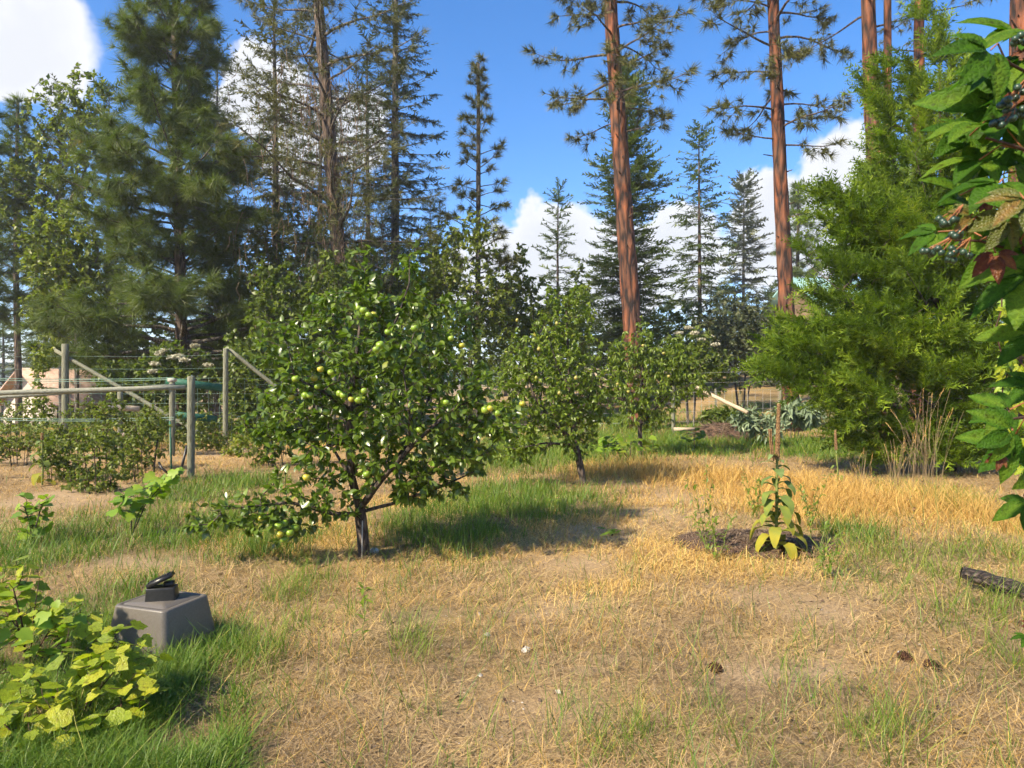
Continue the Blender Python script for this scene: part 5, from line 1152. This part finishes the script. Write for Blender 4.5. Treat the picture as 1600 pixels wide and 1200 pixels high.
# ------------------------------------------------------------------ mulleins
def mullein(label, base, H, spike, nleaf, L0, lean=0, side=True, yellow=.4):
    t = thing('mullein_plant', label, 'plant', base); P = np.array([(0, 0, -.03), (.01, 0, H * .3), (.0 + lean * .4, 0, H * .6), (lean, 0, H)]); P = resample(P, .05)
    g = Geo(); g.tube(P, np.linspace(.016, .009, len(P)), 7); part('stem', g, M['green_stem'], t, True)
    g = Geo(); n0 = H - spike; prim = []
    for k in range(int(spike / .011)):
        z = n0 + k * .011; c = np.array([np.interp(z, P[:, 2], P[:, j]) for j in range(2)] + [z]); 
        for q in range(5):
            a = k * 1.7 + q * 1.257; rr = .017 * (1 - .4 * (k * .011 / spike)); g.ball(c + np.array([math.cos(a) * rr, math.sin(a) * rr, 0]), .009 * (.7 + .5 * rng.random()), 5, 3, 1.2, rng.random())
    part('seed_spike', g, M['seed_brown'], t)
    if side:
        g = Geo(); g.segs([(-.02, 0, n0 - .02)], [(-.055, 0, n0 + .26)], .007, .005, 5)
        for k in range(22):
            c = np.array([-.03 - .025 * k / 22, 0, n0 + .02 + k * .012])
            for q in range(4): a = k * 1.7 + q * 1.57; g.ball(c + np.array([math.cos(a) * .012, math.sin(a) * .012, 0]), .008, 5, 3)
        part('side_spike', g, M['seed_brown'], t)
    for k in range(nleaf):
        f = k / max(1, nleaf - 1); z = .06 + (n0 - .04) * f; a = k * 2.4 + .3 * rng.normal(); L = L0 * (1.1 - .62 * f) * (.8 + .3 * rng.random()); rows = 8; V, T = [], []
        wmax = L * (.175 if f < .85 else .15); dv = np.array([math.cos(a), math.sin(a), 0]); sv = np.array([-math.sin(a), math.cos(a), 0]); e = .9 - .3 * rng.random(); p = np.array([np.interp(z, P[:, 2], P[:, j]) for j in range(2)] + [z])
        for q in range(rows + 1):
            u = q / rows; wv = wmax * math.sin(math.pi * min(1, u * .93 + .05)) ** .75; wv = max(wv, .002)
            for s in (-1, 0, 1): V.append(p + sv * s * wv + np.array([0, 0, .25 * abs(s) * wv * math.sin(q * 1.3 + k) + .12 * abs(s) * wv])); T.append(np.clip(f * .75 + .15 + .1 * rng.normal() - (yellow * (1 - f) * u), 0, 1))
            e -= (2.3 if f < .8 else 1.5) / rows; e = max(e, -1.45); p = p + (dv * math.cos(e) + np.array([0, 0, math.sin(e)])) * L / rows
            p[2] = max(p[2], .015)
        F = [(q * 3 + s, q * 3 + s + 1, q * 3 + s + 4, q * 3 + s + 3) for q in range(rows) for s in range(2)]
        g = Geo(); g.add(np.array(V), [np.array(F)], np.array(T)); part('leaf', g, M['mullein_leaf'], t, True)
    return t

def build_mulleins():
    b = base_at(1212, py=868); mullein('tall mullein with brown seed spike and drooping leaves on the mulch bed', b, 1.41, .52, 34, .36, .03)
    b = base_at(1308, py=762); mullein('smaller pale mullein in the gold grass before the juniper', b, .92, .30, 9, .20, -.03, False, 0)
    b = base_at(66, py=757); mullein('pale yellowing mullein without a brown spike in the left garden', b, .85, .12, 12, .36, 0, False, .3)
    # mulch bed
    n = 46; u = np.linspace(-1, 1, n); X, Y = np.meshgrid(u, u); c = base_at(1178, py=852); rx, ry = .86, .62
    r = np.hypot(X, Y); hh = np.clip(1 - r ** 2.2, 0, 1) * (.05 + .07 * fbm(X * 5 + 3, Y * 4, 8, 3)) - .03 * (r > .98)
    V = np.stack([X * rx, Y * ry, hh], -1).reshape(-1, 3); i = np.arange(n - 1); I, J = np.meshgrid(i, i); a = (J * n + I).ravel(); keep = (np.hypot(X, Y)[:-1, :-1] < .97).ravel(); a = a[keep]
    g = Geo(); g.add(V, [np.stack([a, a + 1, a + n + 1, a + n], 1)]); o = thing('mulch_bed', 'low bed of dark shredded mulch around the tall mullein', 'mulch', c); part('soil_mound', g, M['mulch'], o, True)
    m = 5200; q = rng.normal(size=(m, 2)) * .42; q = q[np.hypot(q[:, 0], q[:, 1]) < 1.02]; m = len(q); z = np.clip(1 - np.hypot(q[:, 0], q[:, 1]) ** 2.2, 0, 1) * (.05 + .07 * fbm(q[:, 0] * 5 + 3, q[:, 1] * 4, 8, 3)) + .004
    g = Geo(); tv = np.array([(-.5, -.5, 0), (.5, -.5, 0), (.5, .5, .0), (-.5, .5, .0)]); Fm = frames(np.c_[rng.normal(size=(m, 2)), .25 * rng.normal(size=m)], np.tile([0, 0, 1.], (m, 1))) * np.stack([np.full(m, .007), .02 + .05 * rng.random(m), np.full(m, .01)], 1)[:, None, :]
    g.batch(tv, np.array([(0, 1, 2), (0, 2, 3)]), Fm, np.c_[q[:, 0] * rx, q[:, 1] * ry, z], rng.random(m)); part('wood_chips', g, M['dead_twig'], o, kind='stuff')
    KEEP_OUT.append((c[0], c[1], .55)); KEEP_OUT.append((c[0] - .3, c[1], .45)); KEEP_OUT.append((c[0] + .3, c[1], .4))
build_mulleins()

# ------------------------------------------------------------------ tall dry grass, weed stalks
def build_stalks():
    for (px, py, n, H, sp, lab) in ((1445, 772, 40, 1.55, .6, 'tall upright tan grass clump in front of the juniper'), (1400, 768, 30, .85, .25, 'shorter tan grass clump left of the tall one'), (1345, 758, 22, .6, .3, 'thin wispy tan grass under the juniper tip')):
        b = base_at(px, py=py); t = thing('dry_grass_clump', lab, 'grass clump', b, 'dry grass clumps by the juniper'); g = Geo(); hd = Geo(); S0, S1 = [], []
        for k in range(n):
            a = rng.random() * 6.28; r0 = sp * .5 * rng.random(); h = H * (.55 + .5 * rng.random()); o = np.array([math.cos(a), math.sin(a), 0]); p = o * r0; lean = .075 * rng.normal(size=2) + o[:2] * .02; q = 6; pts = []
            for j in range(q + 1): u = j / q; pts.append(p + np.array([lean[0] * h * u * (1 + u), lean[1] * h * u * (1 + u), h * u * (1 - .03 * u)]))
            for j in range(q): S0.append(pts[j]); S1.append(pts[j + 1])
            if k % 3 == 0:
                dv = norm(pts[-1] - pts[-2])
                for j in range(10): c = pts[-1] - dv * .016 * j; hd.segs([c], [c + dv * .022 + rng.normal(size=3) * .007], .004, .0015, 3, rng.random(1))
        g.segs(S0, S1, .0024, .0018, 3, .4 * rng.random(len(S0))); part('stalks', g, M['straw'], t, kind='stuff'); part('seed_heads', hd, M['grass_dry'], t, kind='stuff')
    W_ = [(1105, 868, .85, 'weed stalk at the left end of the mulch bed'), (1183, 815, .62, 'bushy weed stalk just left of the tall mullein'), (1266, 830, .62, 'weed stalk just right of the tall mullein'), (1290, 905, .55, 'thin blue green weed in front of the mulch bed'), (1424, 858, .50, 'seed stalk with brown beads, left of a pair'), (1442, 862, .70, 'seed stalk with brown beads, right of a pair'),
          (1463, 850, 1.0, 'single tall bare green grass stalk below the tan clump'), (570, 1010, .42, 'thin lone weed in the straw below the apple trunk'), (1120, 880, .45, 'small branching weed in front of the mulch bed')]
    for k, (px, py, H, lab) in enumerate(W_):
        b = base_at(px, py=py); t = thing('weed_stalk', lab, 'weed', b, 'weed stalks in the dry grass'); g = Geo(); lf = Geo(); ns = 1 if 'lone' in lab or 'single' in lab or 'beads' in lab else 4
        for s in range(ns):
            a = rng.random() * 6.28; ln = .12 * rng.normal(size=2) * (ns > 1); pts = np.array([np.array([ln[0] * u, ln[1] * u, H * u * (1 if s == 0 else .8)]) + .01 * rng.normal(size=3) for u in np.linspace(0, 1, 9)]); pts[0, 2] = -.02; g.tube(pts, np.linspace(.004, .0018, 9), 5)
            if 'single' in lab: continue
            m = 26; u = .15 + .85 * rng.random(m); q = np.stack([np.interp(u, np.linspace(0, 1, 9), pts[:, j]) for j in range(3)], 1); D = norm(rand_dirs(m) + np.array([0, 0, .3])); tv, tf = leaf4(.16 if 'beads' not in lab else .4); sz = (.055 if 'beads' not in lab else .022) * (.5 + rng.random(m))
            lf.batch(tv, tf, frames(D, np.tile([0, -.3, 1.], (m, 1))) * sz[:, None, None], q, np.clip(rng.normal(.4, .2, m), 0, 1))
        part('stem', g, M['green_stem'], t, True)
        if lf.n: part('leaves', lf, M['seed_brown'] if 'beads' in lab else M['pear_leaf'], t)
build_stalks()
# ------------------------------------------------------------------ fences, rails and poles
def pole(px0, py0, d0, px1, py1, d1, r, g, base, sides=9):
    a, b = W(px0, py0, d0) - base, W(px1, py1, d1) - base; n = 8
    P = np.array([a + (b - a) * k / n for k in range(n + 1)]) + rng.normal(size=(n + 1, 3)) * r * .06; g.tube(P, r, sides, .5, True, .08)

def post_geo(H, r, lean=(0, 0), top_round=True):
    g = Geo(); n = 9; P = [(lean[0] * k / n, lean[1] * k / n, -.25 + (H + .25) * k / n) for k in range(n + 1)]; rr = [r] * (n + 1)
    P.append((lean[0], lean[1], H + .012)); rr.append(r * .82); g.tube(P, rr, 11, .5, True, .05); return g

def build_fences():
    # tall wire deer fence on the left
    d1, d2 = 18.6, 17.8; b = base_at(102, d=d1); t = thing('deer_fence', 'tall wire fence on round posts with diagonal braces, left garden', 'fence', b)
    def top(px, py, d): return W(px, py, d) - b
    for (px, py, d, r) in ((102, 538, d1, .088), (352, 545, d2, .066), (-180, 540, 17.8, .085), (520, 552, 19.4, .066)):
        q = base_at(px, d=d); H = EYE - (py - 600) / F_PX * d - q[2]; o = part('post', post_geo(H, r, (rng.normal() * .02, 0)), M['post_wood'], t, True); o.location = [float(v) for v in q - b]
    g = Geo(); pole(84, 546, d1 + .15, 338, 692, d1 - .5, .052, g, b); part('brace', g, M['post_wood'], t, True)
    g = Geo(); pole(358, 546, d2 + .1, 482, 645, d2 + .4, .05, g, b); part('brace', g, M['post_wood'], t, True)
    g = Geo(); ends = [(-180, 17.8), (102, d1), (352, d2), (520, 19.4)]; S0, S1 = [], []; zs = [.12, .35, .6, .85, 1.1, 1.35, 1.62, 1.75, 2.0, 2.35]
    for (pa, da), (pb, db) in zip(ends[:-1], ends[1:]):
        A, B = base_at(pa, d=da), base_at(pb, d=db); n = 6
        for z in zs:
            for k in range(n):
                f0, f1 = k / n, (k + 1) / n; s = lambda f: -.03 * 4 * f * (1 - f) * (1 + .5 * math.sin(z * 9)); S0.append(A + (B - A) * f0 + np.array([0, 0, z + s(f0)]) - b); S1.append(A + (B - A) * f1 + np.array([0, 0, z + s(f1)]) - b)
        m = int(np.linalg.norm(B - A) / .3)
        for k in range(m): f = (k + .5) / m; p = A + (B - A) * f - b; S0.append(p + np.array([0, 0, .1])); S1.append(p + np.array([0, 0, 1.75]))
    g.segs(S0, S1, .0042, .0042, 3); part('wire_mesh', g, M['wire'], t)
    g = Geo(); S0, S1 = [], []
    for py in (590, 593, 652, 655, 740):
        for k in range(12): x0, x1 = -40 + k * 26, -40 + (k + 1) * 26; dd = 13.5; sg = lambda x: 3 * math.sin((x + 40) / 312 * 3.14); S0.append(W(x0, py + sg(x0), dd) - b); S1.append(W(x1, py + sg(x1), dd) - b)
    g.segs(S0, S1, .006, .006, 4); part('green_line', g, M['wire'], t)
    # smooth rail on the bare front post
    d = gd(745); b = base_at(298, d=d); t = thing('garden_trellis', 'weathered front post carrying the long smooth rail', 'fence', b); H = EYE - (589 - 600) / F_PX * d - b[2]
    part('post', post_geo(H, .064, (.01, 0)), M['post_wood'], t, True); g = Geo(); pole(290, 605, d, -260, 622, 10.6, .042, g, b); part('rail', g, M['rail_wood'], t, True)
    g = Geo(); g.tube([(-.05, -.03, .55), (-.12, -.06, .2), (-.2, -.05, -.02)], .022, 6); part('hose', g, M['plastic_black'], t, True)
    # the frame behind it
    d = 15.2; b = base_at(269, d=d); t = thing('garden_trellis', 'second post and thinner rail behind the bare front post', 'fence', b); H = EYE - (597 - 600) / F_PX * d - b[2]
    part('post', post_geo(H, .062), M['post_wood'], t, True); q = base_at(188, d=16.2); o = part('post', post_geo(EYE - (612 - 600) / F_PX * 16.2 - q[2], .06), M['post_wood'], t, True); o.location = [float(v) for v in q - b]
    g = Geo(); pole(272, 602, d - .05, -160, 632, 13.4, .033, g, b); part('rail', g, M['rail_wood'], t, True)
    g = Geo(); g.box((0, 0, H + .045), (.14, .13, .07)); part('cap', g, M['wall_white'], t)
    # green painted boards
    for (x0, y0, x1, y1, dd, hh, lab) in ((259, 595, 347, 606, 15.9, .17, 'upper green painted board between the posts'), (271, 648, 339, 655, 15.9, .16, 'lower green painted board between the posts')):
        a, c = W(x0, y0, dd), W(x1, y1, dd + .6); b = (a + c) / 2; t_ = Geo(); L = np.linalg.norm(c - a); Fm = frames((c - a)[None], np.array([[0, 0, 1.]]))[0]; t_.box((0, 0, 0), (.035, L, hh), Fm); o = obj('green_board', t_.mesh('green_board', M['green_paint']), None, b); tag(o, lab, 'board', 'green painted boards')
    for (x0, x1, y, dd, lab) in ((168, 218, 637, 15.9, 'upper pale rough board fixed to the short post'), (166, 216, 679, 15.9, 'lower pale rough board low on the short post')):
        a, c = W(x0, y - 1, dd), W(x1, y + 2, dd + .1); b = (a + c) / 2; t_ = Geo(); L = np.linalg.norm(c - a); Fm = frames((c - a)[None], np.array([[0, 0, 1.]]))[0]; t_.box((0, 0, 0), (.04, L, .13), Fm); o = obj('pale_board', t_.mesh('pale_board', M['pale_wood']), None, b); tag(o, lab, 'board', 'pale boards')
    b = base_at(268, d=12.6); g = Geo(); g.tube([(0, 0, -.1), (-.01, 0, .5), (-.03, 0, .95)], .016, 7); o = obj('garden_stake', g.mesh('garden_stake', M['green_paint'], True), None, b); tag(o, 'thin dark green stake beside the bare front post', 'stake')
    b = base_at(258, d=12.3); g = Geo(); g.tube([(.06, 0, .02), (-.06, .0, .12), (-.14, .05, .22)], .022, 7); o = obj('pipe', g.mesh('pipe', M['plastic_black'], True), None, b); tag(o, 'short black pipe lying at the foot of the stake', 'pipe')
    # right wire fence with pale rails
    d = 21.5; b = base_at(1052, d=d); t = thing('rail_fence', 'pale pole fence with wires behind the peach tree', 'fence', b)
    for (px, py, dd, r) in ((916, 574, d - .1, .055), (1052, 578, d, .055), (1118, 608, d + .4, .03), (1220, 560, d + .8, .05), (800, 574, d - .3, .055)):
        q = base_at(px, d=dd); o = part('post', post_geo(max(.5, EYE - (py - 600) / F_PX * dd - q[2]), r), M['post_wood'], t, True); o.location = [float(v) for v in q - b]
    g = Geo(); pole(914, 577, d - .1, 1054, 584, d, .045, g, b); part('rail', g, M['pale_wood'], t, True)
    g = Geo(); pole(917, 577, d - .15, 985, 618, d - .6, .045, g, b); part('brace', g, M['pale_wood'], t, True)
    g = Geo(); S0, S1 = [], []
    for k, z in enumerate((.35, .65, .95, 1.25, 1.55, 1.85)):
        for (pa, da, pb, db) in ((800, d - .3, 916, d - .1), (916, d - .1, 1052, d), (1052, d, 1220, d + .8), (1220, d + .8, 1400, d + 1.6)):
            A, B = base_at(pa, d=da), base_at(pb, d=db); S0.append(A - b + np.array([0, 0, z])); S1.append(B - b + np.array([0, 0, z + .04 * (k % 2)]))
    for k in range(24): q = base_at(1060 + k * 12, d=d + .1 + k * .04) - b; S0.append(q + np.array([0, 0, .2])); S1.append(q + np.array([0, 0, 1.3]))
    g.segs(S0, S1, .0045, .0045, 3); part('wire_mesh', g, M['wire_grey'], t)
    a, c = W(1086, 604, 18.2), W(1162, 641, 17.2); b = base_at(1162, d=17.2); g = Geo(); pole(1086, 604, 18.2, 1168, 645, 17.0, .05, g, b); o = obj('leaning_pole', g.mesh('leaning_pole', M['pale_wood'], True), None, b); tag(o, 'pale pole leaning down to the right beside the compost heap', 'pole')
    b = base_at(1070, d=19.5); g = Geo(); g.box((0, 0, .32), (.62, .06, .09)); g2 = Geo(); o = obj('short_plank', g.mesh('short_plank', M['pale_wood']), None, b); tag(o, 'short pale plank left of the compost heap', 'plank')
    # compost heap
    b = base_at(1128, d=19.8); n = 26; u = np.linspace(-1, 1, n); X, Y = np.meshgrid(u, u); r = np.hypot(X, Y); Z = np.clip(1 - r * r, -.1, 1) * (.34 + .25 * fbm(X * 3, Y * 3, 17, 3)); V = np.stack([X * 1.1, Y * .8, Z - .03], -1).reshape(-1, 3); i = np.arange(n - 1); I, J = np.meshgrid(i, i); q = (J * n + I).ravel()
    g = Geo(); g.add(V, [np.stack([q, q + 1, q + n + 1, q + n], 1)]); S = rng.normal(size=(420, 2)) * .5; zz = np.clip(1 - (S ** 2).sum(1), 0, 1) * .42; c = np.c_[S[:, 0] * 1.1, S[:, 1] * .8, zz]; o = thing('compost_heap', 'dark compost heap of brush beside the leaning pole', 'heap', b); part('heap', g, M['mulch'], o, True)
    g = Geo(); e = c + norm(np.c_[rng.normal(size=(420, 2)), .25 * rng.normal(size=420)]) * .35; g.segs(c, e, .010, .005, 3, rng.random(420)); part('brush', g, M['dead_twig'], o, kind='stuff')

    # dark log in the grass at right
    b = base_at(1560, d=5.1); t = thing('log', 'dark weathered log lying raised in the grass at the right edge', 'log', b); a, c = W(1503, 894, 5.3) - b, W(1690, 950, 4.8) - b; P = np.array([a + (c - a) * k / 10 for k in range(11)]) + rng.normal(size=(11, 3)) * .004
    g = Geo(); g.tube(P, [.044, .052, .053, .051, .052, .054, .053, .054, .055, .055, .055], 14, .5, True, .14); part('bark', g, M['bark_log'], t, True)
    g = Geo(); dv = norm(a - c); Fm = frames(dv[None], np.array([[0, 0, 1.]]))[0]; ring = np.array([a + dv * .004 + Fm[:, 0] * math.cos(x) * .041 + Fm[:, 2] * math.sin(x) * .041 for x in np.linspace(0, 6.283, 13)[:-1]]); g.add(np.concatenate([ring, [a + dv * .008]]), [np.array([(i, (i + 1) % 12, 12) for i in range(12)])]); part('cut_end', g, M['post_wood'], t)
    g = Geo(); m = c + (a - c) * .35 + np.array([0, -.02, .05]); g.tube([m, m + np.array([-.02, -.01, .035])], [.016, .010], 7); part('branch_stub', g, M['pale_wood'], t, True)
    g = Geo(); P2 = a + (c - a) * .22; g.tube([P2, P2 + np.array([.02, .03, -.22])], .022, 7); part('prop', g, M['bark_log'], t, True)
build_fences()

# ------------------------------------------------------------------ far buildings
def gable_house(name, label, base, L, Wd, wall_h, rise, wallm, roofm, rot, over=.5, ribs=False):
    t = thing(name, label, 'house', base); t.rotation_euler = (0, 0, rot); g = Geo(); g.box((0, 0, wall_h / 2 - .5), (L, Wd, wall_h + 1))
    hl, hw = L / 2, Wd / 2; g.add(np.array([(-hl, -hw, wall_h), (-hl, hw, wall_h), (-hl, 0, wall_h + rise), (hl, -hw, wall_h), (hl, hw, wall_h), (hl, 0, wall_h + rise)]), [np.array([(0, 2, 1), (3, 4, 5)])]); part('wall', g, wallm, t)
    g = Geo(); s = rise / hw
    for sg in (-1, 1):
        e = (hw + over); V = []
        for x in (-hl - over, hl + over):
            for th in (0.02, .14): V += [(x, 0, wall_h + rise + th), (x, sg * e, wall_h + rise - s * e + th)]
        g.add(np.array(V), [np.array([(2, 3, 7, 6), (0, 4, 5, 1), (0, 1, 3, 2), (4, 6, 7, 5), (1, 5, 7, 3), (0, 2, 6, 4)])])
    rf = part('roof', g, roofm, t)
    if ribs:
        for k in range(int(L / .45)):
            x = -hl + .2 + k * .45
            for sg in (-1, 1):
                q = Geo(); e = hw + over; q.segs([(x, sg * .05, wall_h + rise + .15 - s * .05)], [(x, sg * e, wall_h + rise - s * e + .15)], .025, .025, 4); part('rib', q, roofm, rf)
    for k, x in enumerate((-L * .28, L * .2)):
        q = Geo(); q.box((x, -hw - .02, wall_h * .55), (1.2, .08, 1.1)); wn = part('window', q, M['wall_white'], t); q = Geo(); q.box((x, -hw - .065, wall_h * .55), (1.04, .03, .94)); part('pane', q, M['window_glass'], wn)
    return t
b = base_at(92, d=38); gable_house('house', 'low house with pinkish roof beyond the left fence', b, 3.4, 3.8, 1.7, 1.5, M['wall_white'], M['roof_pink'], R(68))
b = base_at(1318, d=46); gable_house('cabin', 'cabin with pale green metal roof behind the juniper', b + np.array([0, 0, -.1]), 7.5, 6, 4.1, 2.2, M['wall_timber'], M['roof_metal'], R(18), .7, True)

# ------------------------------------------------------------------ small things on the straw
def build_litter():
    for (px, py, lab, s) in ((1415, 1032, 'left of the two dark pine cones on the straw', .036), (1458, 1046, 'right of the two dark pine cones on the straw', .040), (1118, 1045, 'dark upright pine cone scrap at the centre right straw', .032)):
        b = base_at(px, py=py); t = thing('pine_cone', lab, 'pine cone', b + np.array([0, 0, .02]), 'pine cones on the straw'); t.rotation_euler = (1.2, .4, random.random() * 6); g = Geo(); g.ball((0, 0, 0), s * .7, 8, 6, 1.4); part('core', g, M['cone_brown'], t, True); g = Geo(); n = 90; k = np.arange(n); th = np.arccos(1 - 2 * (k + .5) / n); a = k * 2.4; D = np.stack([np.sin(th) * np.cos(a), np.sin(th) * np.sin(a), np.cos(th)], 1); tv, tf = leaf4(.5, .1, .1); g.batch(tv, tf, frames(norm(D + np.array([0, 0, .5])), D) * s * .55, D * np.array([1, 1, 1.4]) * s * .6); part('scales', g, M['cone_brown'], t)
    for (px, py, lab, s) in ((762, 992, 'whitish stone left of centre on the straw', .022), (750, 1050, 'small whitish stone below the other', .016), (1407, 1022, 'white pebble beside the pine cones', .018), (585, 861, 'whitish stone at the foot of the apple trunk', .05), (930, 667, 'grey white stone in the far grass', .12), (1082, 704, 'small pale stone under the thin grapevine', .05), (822, 1013, 'flat pale stone in the straw at centre', .03)):
        b = base_at(px, py=py); g = Geo(); g.ball((0, 0, s * .3), s, 9, 7, .6); g.V[0] += rng.normal(size=g.V[0].shape) * s * .10; o = obj('stone', g.mesh('stone', M['stone'], True), None, b); tag(o, lab, 'stone', 'stones on the ground')
build_litter()
build_grass()

# ------------------------------------------------------------------ thin summer haze
def build_haze():
    g = Geo(); g.box((0, 6, 10.5), (5300, 5300, 37)); m = bpy.data.materials.new('haze_air'); m.use_nodes = True; nt = m.node_tree; nt.nodes.clear(); o = nt.nodes.new('ShaderNodeOutputMaterial'); v = nt.nodes.new('ShaderNodeVolumePrincipled')
    v.inputs['Color'].default_value = (.86, .92, 1, 1); v.inputs['Density'].default_value = HAZE; v.inputs['Anisotropy'].default_value = .25; link(nt, v.outputs[0], o.inputs['Volume']); obj('haze', g.mesh('haze', m), kind='stuff')['label'] = 'thin pale haze between the trees'
HAZE = .0008
build_haze()
